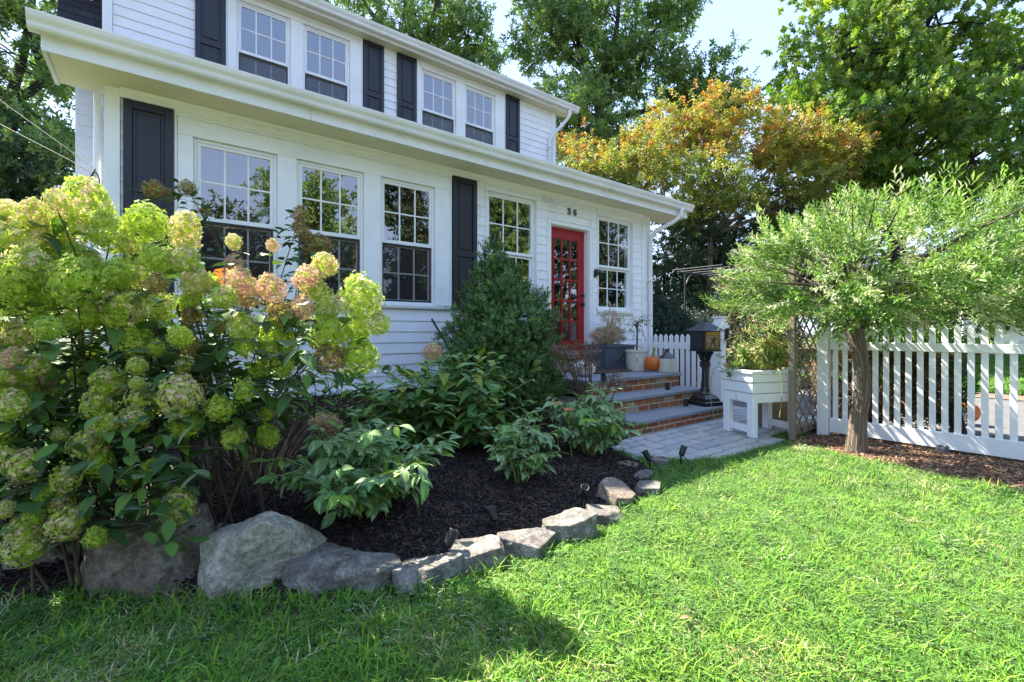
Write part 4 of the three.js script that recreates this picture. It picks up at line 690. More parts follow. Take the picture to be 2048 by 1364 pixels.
// ---------------------------------------------------------------- weathered lattice trellis
{
  const t = thing('lattice_trellis', 'weathered wooden lattice trellis between planter and picket fence', 'trellis'), z = -2.08, x0 = 5.26, x1 = 6.1, y0 = 0.06, y1 = 1.95;
  mesh('post', bx(x0 - 0.045, x0 + 0.015, -0.06, 2.05, z - 0.03, z + 0.03, 0.004), mat.oldWood, t); mesh('post', bx(x1 - 0.015, x1 + 0.045, -0.06, 2.05, z - 0.03, z + 0.03, 0.004), mat.oldWood, t);
  for (const y of [y0, 0.9, y1]) mesh('rail', bx(x0 + 0.016, x1 - 0.016, y - 0.03, y + 0.03, z - 0.025, z + 0.012, 0.004), mat.oldWood, t);
  for (const s of [1, -1]) for (let c = -2.2; c < 3; c += 0.17) {
    // line y - y0 = s * k (x - x0) + c clipped to the panel
    const k = 0.95, q = []; for (const x of [x0 + 0.01, x1 - 0.01]) { const y = y0 + s * k * (x - x0) + c; if (y >= y0 && y <= y1) q.push([x, y]); } for (const y of [y0, y1]) { const x = x0 + (y - y0 - c) / (s * k); if (x > x0 + 0.01 && x < x1 - 0.01) q.push([x, y]); }
    if (q.length < 2) continue; const [a, b] = q, len = Math.hypot(b[0] - a[0], b[1] - a[1]); if (len < 0.08) continue;
    const g = new RoundedBoxGeometry(len, 0.026, 0.008, 1, 0.002); boxUV(g); const m = mesh('lath', g, mat.oldWood, t); m.position.set((a[0] + b[0]) / 2, (a[1] + b[1]) / 2, z + (s > 0 ? 0.018 : 0.027)); m.rotation.z = Math.atan2(b[1] - a[1], b[0] - a[0]);
  }
  rebase(t, 5.68, 0, z);
}
// ---------------------------------------------------------------- raised planter on legs
{
  const t = thing('raised_planter', 'white plastic raised planter box on legs with straggling vines', 'planter', null, [5.27, 0, -2.42], -0.37);
  const h0 = 0.36, h1 = 0.70, flare = (x0, x1, y0, y1, z0, z1) => bx(x0, x1, y0, y1, z0, z1, 0.012);
  const W = 0.3, D = 0.42; // x: along its long side (away from the camera), z: its short end
  for (const [i, [a, b]] of [[h0, h0 + 0.1], [h0 + 0.104, h0 + 0.215], [h0 + 0.219, h1]].entries()) { const e = 0.012 * i; mesh('side_board', flare(-W - e, -W + 0.02 - e, a, b, -D / 2 - e, D / 2 + e), mat.vinyl, t); mesh('side_board', flare(W - 0.02 + e, W + e, a, b, -D / 2 - e, D / 2 + e), mat.vinyl, t); mesh('side_board', flare(-W + 0.021 - e, W - 0.021 + e, a, b, D / 2 - 0.02 + e, D / 2 + e), mat.vinyl, t); mesh('side_board', flare(-W + 0.021 - e, W - 0.021 + e, a, b, -D / 2 - e, -D / 2 + 0.02 - e), mat.vinyl, t); }
  const R = 0.045; mesh('rim', [flare(-W - R, -W, h1 - 0.035, h1 + 0.006, -D / 2 - R, D / 2 + R), flare(W, W + R, h1 - 0.035, h1 + 0.006, -D / 2 - R, D / 2 + R), flare(-W + 0.001, W - 0.001, h1 - 0.035, h1 + 0.005, D / 2, D / 2 + R), flare(-W + 0.001, W - 0.001, h1 - 0.035, h1 + 0.005, -D / 2 - R, -D / 2)], mat.vinyl, t);
  for (const x of [-W + 0.03, W - 0.03]) for (const z of [-D / 2 + 0.035, D / 2 - 0.035]) mesh('leg', bx(x - 0.032, x + 0.032, 0, h0 + 0.02, z - 0.045, z + 0.045, 0.008), mat.vinyl, t);
  for (const x of [-W + 0.03, W - 0.03]) mesh('stretcher', bx(x - 0.026, x + 0.026, 0.045, 0.115, -D / 2 + 0.081, D / 2 - 0.081, 0.006), mat.vinyl, t);
  mesh('overflow_plug', bx(-W - 0.012, -W + 0.002, h0 + 0.02, h0 + 0.07, -0.02, 0.02, 0.004), mat.gutter, t);
  mesh('soil', bx(-W + 0.02, W - 0.02, h1 - 0.09, h1 - 0.05, -D / 2 + 0.02, D / 2 - 0.02, 0), mat.mulch, t);
}
{ // weathered wooden trough behind the planter
  const t = thing('wooden_trough', 'weathered wooden plank trough behind the white planter', 'trough', null, [5.95, 0, -2.6], 0.05);
  for (const [i, y] of [0.01, 0.1, 0.19].entries()) { mesh('plank', bx(-0.3, 0.3, y, y + 0.085, 0.12, 0.145, 0.004), mat.oldWood, t); mesh('plank', bx(-0.3, 0.3, y, y + 0.085, -0.145, -0.12, 0.004), mat.oldWood, t); mesh('plank', bx(-0.325, -0.301, y, y + 0.085, -0.145, 0.145, 0.004), mat.oldWood, t); mesh('plank', bx(0.301, 0.325, y, y + 0.085, -0.145, 0.145, 0.004), mat.oldWood, t); }
  mesh('earth', bx(-0.299, 0.299, 0.02, 0.2, -0.119, 0.119, 0), mat.mulch, t);
  const pl = bx(-0.36, 0.36, -0.03, 0.03, -0.012, 0.012, 0.004); pl.rotateZ(0.12); pl.translate(-0.02, 0.31, 0.13); mesh('handrail', pl, mat.oldWood, t);
}
{ // metal garden arbour far behind the gate
  const t = thing('garden_arbour', 'thin black metal arbour standing among the dark shrubs', 'arbour', null, [9.15, 0, -5.05], 0.1), r = 0.022, H = 2.42, W = 1.5, D = 0.7;
  for (const x of [0, W]) for (const z of [0, -D]) mesh('post', tube([V(x, 0, z), V(x, H / 2, z), V(x, H, z)], r, r, 8, 4), mat.iron, t);
  for (const z of [0, -D]) { mesh('top_bar', capped([V(-0.3, H - 0.04, z), V(W / 2, H, z), V(W + 0.3, H - 0.04, z)], r * 0.9, r * 0.9), mat.iron, t); for (const [a, s] of [[0, 1], [W, -1]]) mesh('brace', tube([V(a, H - 0.45, z), V(a + s * 0.06, H - 0.25, z), V(a + s * 0.2, H - 0.09, z), V(a + s * 0.42, H - 0.02, z)], 0.014, 0.014, 6, 10), mat.iron, t); }
  for (let i = 0; i < 6; i++) mesh('cross_bar', capped([V(-0.2 + i * 0.38, H + 0.03, 0.18), V(-0.2 + i * 0.38, H + 0.03, -D - 0.18)], 0.012, 0.012, 6, 2), mat.iron, t);
}
// ---------------------------------------------------------------- rocks edging the bed
function rockGeo(w, h, d, s, { rough = 0.03, flatTop = 0, detail = 32, tint = [0.3, 0.28, 0.25], spot = [0.45, 0.44, 0.42], spots = 0.25 } = {}) {
  // broken stone: a convex block of flat cleavage faces, worn a little at the edges
  seed(s); const a = w / 2, b = h / 2, c = d / 2, pl = [], n = flatTop ? 6 : 7, K = flatTop ? 260 : 95, a0 = rr(0, 6.28);
  for (let i = 0; i < n; i++) { const t = a0 + (i + rr(-0.32, 0.32)) * 6.283 / n, m = V(Math.cos(t), rr(flatTop ? -0.1 : -0.25, flatTop ? 0.28 : 0.5), Math.sin(t)).normalize(); pl.push([m, Math.hypot(a * Math.cos(t), c * Math.sin(t)) * rr(0.8, 1.0)]); }
  pl.push([V(rr(-0.14, 0.14), 1, rr(-0.14, 0.14)).normalize(), b], [V(0, -1, 0), b]);
  for (let i = 0; i < (flatTop ? 2 : 6); i++) { const m = rdir(); m.y = Math.abs(m.y) * 0.8 + 0.1; m.normalize(); pl.push([m, Math.hypot(a * m.x, b * m.y, c * m.z) * rr(0.92, 1.06)]); }
  const g0 = new THREE.IcosahedronGeometry(1, detail); g0.deleteAttribute('normal'); g0.deleteAttribute('uv'); const g = mergeVertices(g0, 1e-5), p = g.attributes.position, col = new Float32Array(p.count * 3), o = rr(0, 50);
  for (let i = 0; i < p.count; i++) {
    const v = V(p.getX(i) * a, p.getY(i) * b, p.getZ(i) * c).normalize(); let acc = 0; for (const [m, dd] of pl) { const k = v.dot(m); if (k > 0.02) acc += Math.exp(-K * Math.min(dd / k, 2)); }
    const r = -Math.log(acc + 1e-30) / K, q0 = v.clone().multiplyScalar(r), f = 3.2 / w, n1 = fbm(q0.x * f + o, q0.y * f, q0.z * f, 4), n2 = fbm(q0.x * 38 + o, q0.y * 38, q0.z * 38, 3), n3 = Math.abs(fbm(q0.x * 9 + o, q0.y * 24 + 9, q0.z * 9, 3));
    q0.addScaledVector(v, 0.03 * n1 * (w + h) + 0.004 * n2 - 0.008 * n3); p.setXYZ(i, q0.x, q0.y, q0.z);
    const m = clamp((fbm(q0.x * 11 + o, q0.y * 11 + 3, q0.z * 11, 4) + spots - 0.2) * 4, 0, 1), sp = 0.85 + 0.8 * fbm(q0.x * 60, q0.y * 70, q0.z * 60 + o, 4), lich = fbm(q0.x * 24, q0.y * 24 + 20, q0.z * 24 + o, 3) > 0.24 ? 1.3 : 1;
    for (let k = 0; k < 3; k++) col[3 * i + k] = Math.max(0.02, lerp(tint[k], spot[k], m) * sp * lich);
  }
  g.setAttribute('color', new THREE.BufferAttribute(col, 3)); g.computeVertexNormals();
  const ng = g.toNonIndexed(), np = ng.attributes.position, uv = new Float32Array(np.count * 2); // grain laid on from the side each face looks to
  for (let i = 0; i < np.count; i += 3) { const A = V().fromBufferAttribute(np, i), B = V().fromBufferAttribute(np, i + 1), C = V().fromBufferAttribute(np, i + 2), fn = B.clone().sub(A).cross(C.clone().sub(A)), ax = Math.abs(fn.x), ay = Math.abs(fn.y), az = Math.abs(fn.z); [A, B, C].forEach((q, k) => { const e = ax >= ay && ax >= az ? [q.z, q.y] : ay >= az ? [q.x, q.z] : [q.x, q.y]; uv[2 * (i + k)] = e[0]; uv[2 * (i + k) + 1] = e[1]; }); }
  ng.setAttribute('uv', new THREE.BufferAttribute(uv, 2)); return ng;
}
{
  const G = 'rocks edging the planting bed';
  const brown = { tint: [0.26, 0.2, 0.14], spot: [0.38, 0.32, 0.23] }, pale = { tint: [0.48, 0.44, 0.34], spot: [0.66, 0.62, 0.51] }, grey = { tint: [0.22, 0.19, 0.165], spot: [0.36, 0.33, 0.29] }, tan = { tint: [0.36, 0.285, 0.21], spot: [0.43, 0.36, 0.28] }, slate = { tint: [0.26, 0.235, 0.2], spot: [0.44, 0.41, 0.36] };
  // px, py of the foot, width, height, depth (m), turn, options, label
  const list = [
    [45, 1152, 0.5, 0.25, 0.3, 0.2, { ...brown }, 'rounded brown boulder at the far left under the hydrangea'],
    [245, 1180, 0.5, 0.28, 0.3, 0.75, { ...brown }, 'big brown boulder shaded by hydrangea leaves'],
    [402, 1102, 0.24, 0.14, 0.14, 0.6, { ...tan }, 'small tan rock wedged behind the two boulders'],
    [470, 1186, 0.5, 0.3, 0.25, 0.66, { ...pale, tilt: 0.9 }, 'largest pale speckled granite boulder'],
    [612, 1180, 0.36, 0.13, 0.27, 0.66, { ...grey, flatTop: 1 }, 'dark grey flat rock right of the pale boulder'],
    [717, 1178, 0.35, 0.1, 0.19, 0.66, { ...slate, flatTop: 1 }, 'grey flat rock with a leaf lying on it'],
    [856, 1168, 0.34, 0.08, 0.14, 0.35, { ...grey, flatTop: 1 }, 'long low grey edging rock beside the nearest spot light'],
    [955, 1140, 0.3, 0.09, 0.17, 0.5, { ...slate, flatTop: 1 }, 'grey edging rock with a weed growing in front'],
    [1050, 1110, 0.35, 0.085, 0.16, 0.35, { ...grey, flatTop: 1 }, 'grey wedge shaped edging rock fourth from the patio end'],
    [1142, 1084, 0.35, 0.11, 0.19, 0.45, { ...slate, flatTop: 1 }, 'grey flat edging rock half lit by the sun'],
    [1214, 1046, 0.29, 0.06, 0.14, -0.1, { ...grey, flatTop: 1 }, 'low grey rock in front of the tan slab'],
    [1240, 1014, 0.31, 0.11, 0.24, -0.3, { ...tan, flatTop: 1, pitch: 0.25 }, 'tan tilted slab of rock near the lawn corner'],
    [1302, 992, 0.22, 0.07, 0.14, 0.3, { ...slate, flatTop: 1 }, 'rounded grey rock at the lawn edge nearest the patio'],
    [1290, 962, 0.2, 0.045, 0.12, 0.2, { ...grey, flatTop: 1 }, 'thin grey flagstone behind the rounded rock'],
    [1262, 940, 0.2, 0.04, 0.13, 0.6, { ...tan, flatTop: 1 }, 'thin tan flagstone by the paver path'],
    [1225, 948, 0.16, 0.04, 0.12, 0.9, { ...grey, flatTop: 1 }, 'small dark flagstone in the mulch by the path'],
    [1325, 932, 0.22, 0.05, 0.14, 0.3, { ...grey, flatTop: 1 }, 'mossy dark flagstone between the two path spot lights'],
  ];
  list.forEach(([px, py, w, h, d, turn, o, label], i) => {
    const p = onY(px, py), g = rockGeo(w, h, d, 300 + i * 17, o), m = mesh('edging_rock', g, mat.rock); tag(m, label, 'rock', G);
    m.rotation.set(o.pitch ?? 0, turn * -1 + 0.1, (o.tilt ?? 0) * 0.55); m.position.set(p.x + FWD[0] * d * 0.5, h * 0.34, p.z + FWD[1] * d * 0.5);
  });
  seed(640); // rubble under and behind the picket fence
  const rg = [0, 1, 2].map((i) => rockGeo(0.13, 0.09, 0.11, 700 + i, { detail: 7, tint: [0.3, 0.3, 0.3], spot: [0.5, 0.5, 0.5] }));
  for (let i = 0; i < 24; i++) { const near = i < 12, z = near ? rr(-1.1, 0.2) : rr(-2, 0.4), x = near ? 5.86 + rr(-0.16, 0.25) : rr(6.45, 6.95); const m = tag(mesh('rubble_stone', pick(rg), mat.rock), near ? 'rounded grey stone heaped under the picket fence' : 'rounded grey stone at the driveway edge behind the fence', 'stone', near ? 'stones under the fence' : 'stones along the driveway edge'); m.position.set(x, 0.03, z); m.rotation.set(rr(0, 6), rr(0, 6), rr(0, 6)); const k = rr(0.6, 1.3); m.scale.set(k, k, k); }
}
// ---------------------------------------------------------------- garden spot lights in the bed
{
  const list = [[992, 1062, 'beside the wedge shaped rock'], [893, 1118, 'nearest the camera behind the long low rock'], [1167, 1012, 'tall one beside the tan slab'], [1300, 935, 'at the edge of the paver path'], [1362, 925, 'on the pavers beside the lawn']];
  list.forEach(([px, py, where], i) => {
    const p = onY(px, py, 0.03), t = thing('spot_light', 'small black garden spot light ' + where, 'spot light', 'spot lights along the bed', [p.x, 0.01, p.z], 0.6 + i);
    mesh('stake', tube([V(0, -0.04, 0), V(0, 0.03, 0), V(0, 0.075, 0)], 0.006, 0.008, 7, 3), mat.black, t);
    const g = lathe([[0, 0], [0.02, 0.002], [0.024, 0.02], [0.025, 0.075], [0.027, 0.085], [0.022, 0.085], [0.02, 0.07], [0, 0.068]], 18); g.rotateX(i % 2 ? 0.55 : -0.5); g.translate(0, 0.075, 0); mesh('housing', g, mat.black, t);
    mesh('cable', tube([V(0, 0.08, -0.02), V(0.02, 0.03, -0.06), V(0.05, 0.01, -0.08), V(0.1, 0.006, -0.1)], 0.004, 0.004, 5, 8), mat.black, t);
  });
}
{ // broom handle against the wall, lamps indoors, neighbour's house
  const t = thing('garden_pole', 'dark wooden pole leaning on the wall behind the clipped bush', 'pole', null, [3.25, 0.06, -4.75]); mesh('shaft', capped([V(0, 0, 0), V(-0.28, 0.6, -0.2), V(-0.56, 1.2, -0.42)], 0.016, 0.015), mat.twig, t);
  for (const [x, y, z, lab] of [[0.62, 1.72, -6.1, 'orange table lamp glowing behind the leftmost window'], [1.75, 2.02, -6.4, 'orange lamp glowing behind the middle porch window']]) {
    const l = thing('table_lamp', lab, 'lamp', 'lamps inside the porch', [x, 0.561, z]), h = y - 0.561;
    mesh('shade', lathe([[0.06, h - 0.1], [0.13, h - 0.07], [0.16, h], [0.12, h + 0.08], [0.05, h + 0.1]], 24), mat.lamp, l); mesh('stand', lathe([[0.001, 0], [0.14, 0.005], [0.14, 0.02], [0.015, 0.04], [0.012, h - 0.101], [0.04, h - 0.1]], 18), mat.bronze, l);
    const b = new THREE.PointLight(new THREE.Color(1, 0.45, 0.12), 0.05); b.position.set(0, h + 0.18, 0); b.castShadow = true; l.add(b);
  }
  const nh = at(2030, 665, 33), n = thing('neighbour_house', 'distant grey roofed house glimpsed through the trees at right', 'house', null, [nh.x, 0, nh.z], 0.4);
  mesh('wall', bx(-5, 5, -0.2, 6.6, -4, 4, 0), mat.siding, n); const s = new THREE.Shape([[-4.5, 6.5], [4.5, 6.5], [0, 10.6]].map((q) => new THREE.Vector2(...q))), g = new THREE.ExtrudeGeometry(s, { depth: 10.6, bevelEnabled: false }); g.translate(0, 0, -5.3); g.rotateY(Math.PI / 2); mesh('roof', boxUV(g), mat.roofFar, n);
  for (const z of [-2, 1.6]) { mesh('window', bx(-5.06, -5.001, 1.2, 2.6, z, z + 0.9, 0), mat.black, n); }
}

// ---------------------------------------------------------------- flower heads
function headGeo(s, florets, cols, { tall = 1.15, petal = 0.0135 } = {}) { // diameter 1
  seed(s); const P_ = [], C_ = [], N_ = [], o = rr(0, 90);
  for (let i = 0; i < florets; i++) {
    const y = 1 - 2 * (i + 0.5) / florets, a = i * 2.39996, r = Math.sqrt(1 - y * y), n = V(r * Math.cos(a), y, r * Math.sin(a)), lump = 1 + 0.72 * fbm(n.x * 2.9 + o, n.y * 2.9, n.z * 2.9, 3);
    const tp = y > 0 ? 1 - 0.34 * y : 1, c = n.clone().multiply(V(0.5 * tp, 0.5 * tall, 0.5 * tp)).multiplyScalar(lump * rr(0.86, 1.04));
    const nn = n.clone().add(rdir().multiplyScalar(0.45)).normalize(), e1 = V(nn.z, 0.1, -nn.x).normalize(), e2 = nn.clone().cross(e1), tw = rr(0, 1.57), sz = petal * rr(0.75, 1.3) / 0.2;
    const patch = clamp((fbm(n.x * 1.7 + o + 5, n.y * 1.7, n.z * 1.7, 2) + 0.25) * 2, 0, 0.999), base = rnd() < 0.72 ? cols[Math.floor(patch * cols.length)] : pick(cols), k = rr(0.8, 1.2), col = base.map((x) => x * k);
    for (let q = 0; q < 4; q++) {
      const t = tw + q * 1.5708, d = e1.clone().multiplyScalar(Math.cos(t)).addScaledVector(e2, Math.sin(t)), w = e1.clone().multiplyScalar(-Math.sin(t)).addScaledVector(e2, Math.cos(t)), cup = rr(-0.1, 0.45);
      const m = c.clone().addScaledVector(d, sz * 0.55).addScaledVector(nn, sz * 0.1), tip = c.clone().addScaledVector(d, sz).addScaledVector(nn, sz * cup), l = m.clone().addScaledVector(w, -sz * 0.42), rgt = m.clone().addScaledVector(w, sz * 0.42);
      for (const v of [c, rgt, tip, c, tip, l]) { P_.push(v.x, v.y, v.z); C_.push(...col); } 
    }
  }
  const g = new THREE.BufferGeometry(); g.setAttribute('position', new THREE.Float32BufferAttribute(P_, 3)); g.setAttribute('color', new THREE.Float32BufferAttribute(C_, 3)); g.computeVertexNormals(); return g;
}
const lime = [[0.46, 0.58, 0.05], [0.39, 0.54, 0.045], [0.54, 0.61, 0.10], [0.33, 0.48, 0.045]], cream = [[0.66, 0.62, 0.24], [0.76, 0.6, 0.38], [0.5, 0.56, 0.10], [0.76, 0.52, 0.36]], pinky = [[0.72, 0.44, 0.34], [0.62, 0.34, 0.27], [0.66, 0.56, 0.24], [0.5, 0.5, 0.12]], dried = [[0.32, 0.19, 0.07], [0.42, 0.3, 0.06], [0.24, 0.14, 0.07], [0.4, 0.4, 0.08]];
const heads = { a: [0, 1, 2].map((i) => headGeo(1000 + i, 520, lime)), b: [0, 1, 2].map((i) => headGeo(1100 + i, 500, lime.concat(cream.slice(0, 2)))), p: [0, 1].map((i) => headGeo(1200 + i, 460, pinky)), d: [0, 1].map((i) => headGeo(1300 + i, 360, dried)), c: [0, 1].map((i) => headGeo(1400 + i, 500, cream.concat(lime.slice(0, 2)))) };
const farHeads = [0, 1].map((i) => headGeo(1500 + i, 170, lime.concat(cream.slice(0, 1)), { petal: 0.022 }));
const bigLeaf = [leafGeo(1, 0.52, { rows: 6, curl: 0.3, fold: 0.25 }), leafGeo(1, 0.46, { rows: 6, curl: 0.5, fold: 0.35 }), leafGeo(1, 0.56, { rows: 6, curl: 0.12, fold: 0.15 })];

{ // ---- the big panicle hydrangea at left
  // places of the flower heads: from the photograph (x, y, size) with the kind of colouring; the shrub leans toward the camera on its left
  const A = [[35, 215, 140, 'c'], [165, 215, 150, 'c'], [290, 160, 120, 'c'], [440, 165, 220, 'b'], [320, 300, 200, 'b'], [150, 370, 220, 'b'], [30, 350, 120, 'c'], [560, 320, 170, 'a'], [750, 270, 200, 'a'], [950, 280, 140, 'c'], [950, 350, 130, 'c'], [945, 450, 130, 'b'], [790, 450, 140, 'a'], [665, 385, 100, 'b'], [140, 490, 200, 'b'], [60, 560, 220, 'a'], [160, 640, 230, 'a'], [370, 430, 150, 'a'], [390, 570, 220, 'a'], [470, 480, 120, 'b'], [590, 540, 150, 'a'], [700, 535, 140, 'b'], [800, 580, 120, 'd'], [1000, 570, 150, 'c'], [1195, 365, 90, 'c'], [1395, 385, 60, 'p'], [1230, 575, 140, 'p'], [1150, 650, 140, 'b'], [1265, 640, 120, 'p'], [1390, 605, 140, 'p'], [1575, 555, 150, 'p'], [1660, 485, 130, 'c'], [1625, 620, 100, 'b'], [970, 670, 110, 'a'], [640, 710, 200, 'b'], [450, 740, 150, 'a'], [360, 770, 90, 'a'], [250, 810, 130, 'a'], [100, 835, 130, 'c'], [810, 690, 150, 'b'], [980, 750, 100, 'd'], [920, 850, 110, 'a'], [690, 880, 180, 'a'], [800, 910, 80, 'a'], [980, 900, 100, 'd'], [1430, 720, 140, 'd'], [1545, 705, 120, 'p'], [1680, 700, 130, 'b'], [1240, 800, 150, 'b'], [1110, 800, 70, 'd'], [1410, 865, 180, 'a'], [1250, 900, 100, 'a'], [1845, 650, 210, 'b'], [1940, 785, 110, 'b'], [1680, 830, 190, 'a'], [1830, 810, 160, 'a'], [1680, 960, 170, 'd'], [1840, 950, 190, 'a'], [1330, 1020, 110, 'a'], [1450, 1005, 110, 'a'], [945, 1000, 90, 'b'], [700, 1000, 90, 'b'], [180, 995, 110, 'b'], [70, 960, 110, 'p'], [40, 1060, 160, 'b'], [230, 1065, 120, 'p'], [120, 1130, 180, 'b'], [560, 1080, 170, 'b'], [700, 1090, 70, 'b'], [500, 1200, 160, 'b'], [745, 1170, 170, 'b'], [920, 1150, 190, 'c'], [1255, 1125, 110, 'a'], [1125, 1215, 130, 'a'], [690, 1270, 150, 'b'], [945, 1285, 160, 'a'], [540, 1300, 120, 'b'], [60, 1200, 150, 'b'], [250, 1140, 120, 'b']].map(([x, y, d, k]) => [x / 2.559, 340 + y / 2.559, d / 2.559, k]);
  const B = [[1195, 185, 130, 'b'], [1370, 180, 110, 'a'], [1362, 70, 70, 'a'], [910, 540, 160, 'b'], [505, 320, 140, 'a'], [460, 220, 160, 'c'], [330, 410, 140, 'b'], [310, 175, 90, 'b'], [655, 390, 90, 'a'], [780, 335, 80, 'a'], [290, 520, 130, 'c'], [340, 625, 170, 'c'], [130, 745, 170, 'b'], [130, 660, 150, 'c'], [130, 330, 160, 'c'], [40, 300, 120, 'b'], [220, 470, 90, 'a'], [170, 590, 100, 'a'], [490, 700, 110, 'a'], [20, 560, 90, 'c']].map(([x, y, d, k]) => [x / 2.559, 800 + y / 2.559, d / 2.559, k]);
  const t = thing('panicle_hydrangea', 'huge hydrangea with lime and pink flower heads left of the bed', 'hydrangea');
  seed(2000); const root = V(0.1, 0.02, -3.0), tips = [], lv = [];
  const addHead = (p, diam, kind) => {
    const m = shade(new THREE.Mesh(pick(kind === 'f' ? farHeads : heads[kind]), L.petal)); m.name = 'flower_head'; m.position.copy(p); m.rotation.set(rr(-0.45, 0.45), rr(0, 6.28), rr(-0.45, 0.45)); const sx = diam * rr(0.94, 1.06); m.scale.set(sx, diam * rr(0.85, 1.02), sx); t.add(m); tips.push([p, diam]);
  };
  for (const [px, py, d, k] of A.concat(B)) {
    let dep = 1.8 + 0.55 * px / 760 + 0.1 * (py < 560 ? 1 : 0) + rr(-0.1, 0.1); if (py > 900) dep = Math.min(dep, 1.82 + 0.4 * px / 760 + rr(-0.05, 0.05));
    addHead(at(px, py, dep), d / FOCAL * dep * rr(0.88, 1.04), k);
  }
  seed(2100);
  for (let i = 0; i < 34; i++) { const px = rr(-520, -20), py = rr(400, 1000), dep = rr(1.75, 2.4); addHead(at(px, py, dep), rr(0.14, 0.2), 'f'); } // the shrub goes on past the frame
  for (let i = 0; i < 56; i++) { const px = rr(-200, 420), py = rr(520, 840), dep = px < 250 ? rr(2.1, 3.0) : rr(2.4, 3.0); addHead(at(px, py, dep), rr(0.13, 0.17), 'f'); } // its far side
  const stems = []; let nStem = 0;
  for (const [p, d] of tips) {
    const f = root.clone().add(V(rr(-0.35, 0.3) + clamp(p.x, -1, 0.3) * 0.6, 0, rr(-0.2, 0.3))), mid = f.clone().lerp(p, 0.5).add(V(0, p.y < 0.6 ? 0.42 : 0.15, 0)), c = new THREE.CatmullRomCurve3([f, mid, p.clone().add(V(0, -d * 0.3, 0))]);
    if (stems.length * 2.6 < (nStem += 1)) stems.push(tube(c.getPoints(4), 0.0075, 0.003, 5, 7));
    for (let k = 0; k < 9; k++) { const u = 1 - 0.5 * Math.pow(rnd(), 1.4) - 0.02, q = c.getPoint(u), a = rr(0, 6.283), out = V(Math.cos(a), rr(-0.35, 0.55), Math.sin(a)); lv.push({ p: q.clone().addScaledVector(out, d * 0.2), dir: out, up: V(rr(-0.3, 0.3), 1, rr(-0.3, 0.3)), s: rr(0.07, 0.12) }); }
  }
  // leafy lower skirt and the dense dark inside
  for (let i = 0; i < 1900; i++) { const px = rr(-250, 620), py = rr(600, 1010), dep = rr(2.0, 3.0), p = at(px, py, dep); if (p.y < 0.12 || (px > 360 && py > 850)) continue; const a = rr(0, 6.283); lv.push({ p, dir: V(Math.cos(a), rr(-0.5, 0.4), Math.sin(a)), up: V(rr(-0.3, 0.3), 1, rr(-0.3, 0.3)), s: rr(0.08, 0.13) }); }
  for (let i = 0; i < 330; i++) { const px = rr(-120, 400), py = rr(820, 1085), dep = rr(1.8, 2.1), p = at(px, py, dep); const a = rr(0, 6.283); lv.push({ p, dir: V(Math.cos(a), rr(-0.6, 0.3), Math.sin(a)), up: V(rr(-0.3, 0.3), 1, rr(-0.3, 0.3)), s: rr(0.065, 0.1) }); }
  mesh('stems', stems, mat.twig, t);
  const tr = onY(418, 945, 0.05); mesh('trunk', tube([V(tr.x, -0.02, tr.z), V(tr.x + 0.02, 0.35, tr.z + 0.02), V(tr.x - 0.03, 0.75, tr.z + 0.1), V(tr.x - 0.2, 1.3, tr.z + 0.5)], 0.05, 0.028, 9, 12), mat.bark, t);
  leaves(t, lv, bigLeaf, L.hyd, 300);
  rebase(t, root.x, 0, root.z);
  // a looser, browning hydrangea behind it in front of the windows
  const u = thing('browning_hydrangea', 'sparse hydrangea with browning heads in front of the porch windows', 'hydrangea'); seed(2300); const st2 = [], lv2 = [];
  for (const [x, y, d, k] of [[790, 100, 90, 'd'], [960, 95, 80, 'd'], [870, 125, 60, 'd'], [1050, 210, 50, 'd'], [1540, 225, 80, 'd'], [1530, 290, 70, 'd'], [1640, 385, 110, 'd'], [1560, 330, 70, 'd'], [1200, 470, 80, 'p'], [1590, 400, 70, 'd']]) {
    const dep = rr(3.5, 3.8), p = at(x / 2.559, 340 + y / 2.559, dep), m = shade(new THREE.Mesh(pick(heads[k]), L.petal)); m.name = 'flower_head'; const s = d / 2.559 / FOCAL * dep * 1.1; m.position.copy(p); m.scale.set(s, s * 0.8, s); m.rotation.y = rr(0, 6); u.add(m);
    const f = V(0.55 + rr(-0.3, 0.5), 0.03, -4.35 + rr(-0.2, 0.2)), c = new THREE.CatmullRomCurve3([f, f.clone().lerp(p, 0.6).add(V(0, 0.15, 0)), p]); st2.push(tube(c.getPoints(4), 0.008, 0.003, 5, 7));
    for (let k2 = 0; k2 < 26; k2++) { const q = c.getPoint(1 - 0.55 * Math.pow(rnd(), 1.3)), a = rr(0, 6.283), o = V(Math.cos(a), rr(-0.3, 0.6), Math.sin(a)); lv2.push({ p: q.addScaledVector(o, rr(0.02, 0.12)), dir: o, up: V(rr(-0.4, 0.4), 1, rr(-0.4, 0.4)), s: rr(0.06, 0.105) }); }
  }
  mesh('stems', st2, mat.twig, u); leaves(u, lv2, bigLeaf, L.hyd.slice(0, 2), 200); rebase(u, 0.55, 0, -4.35);
}
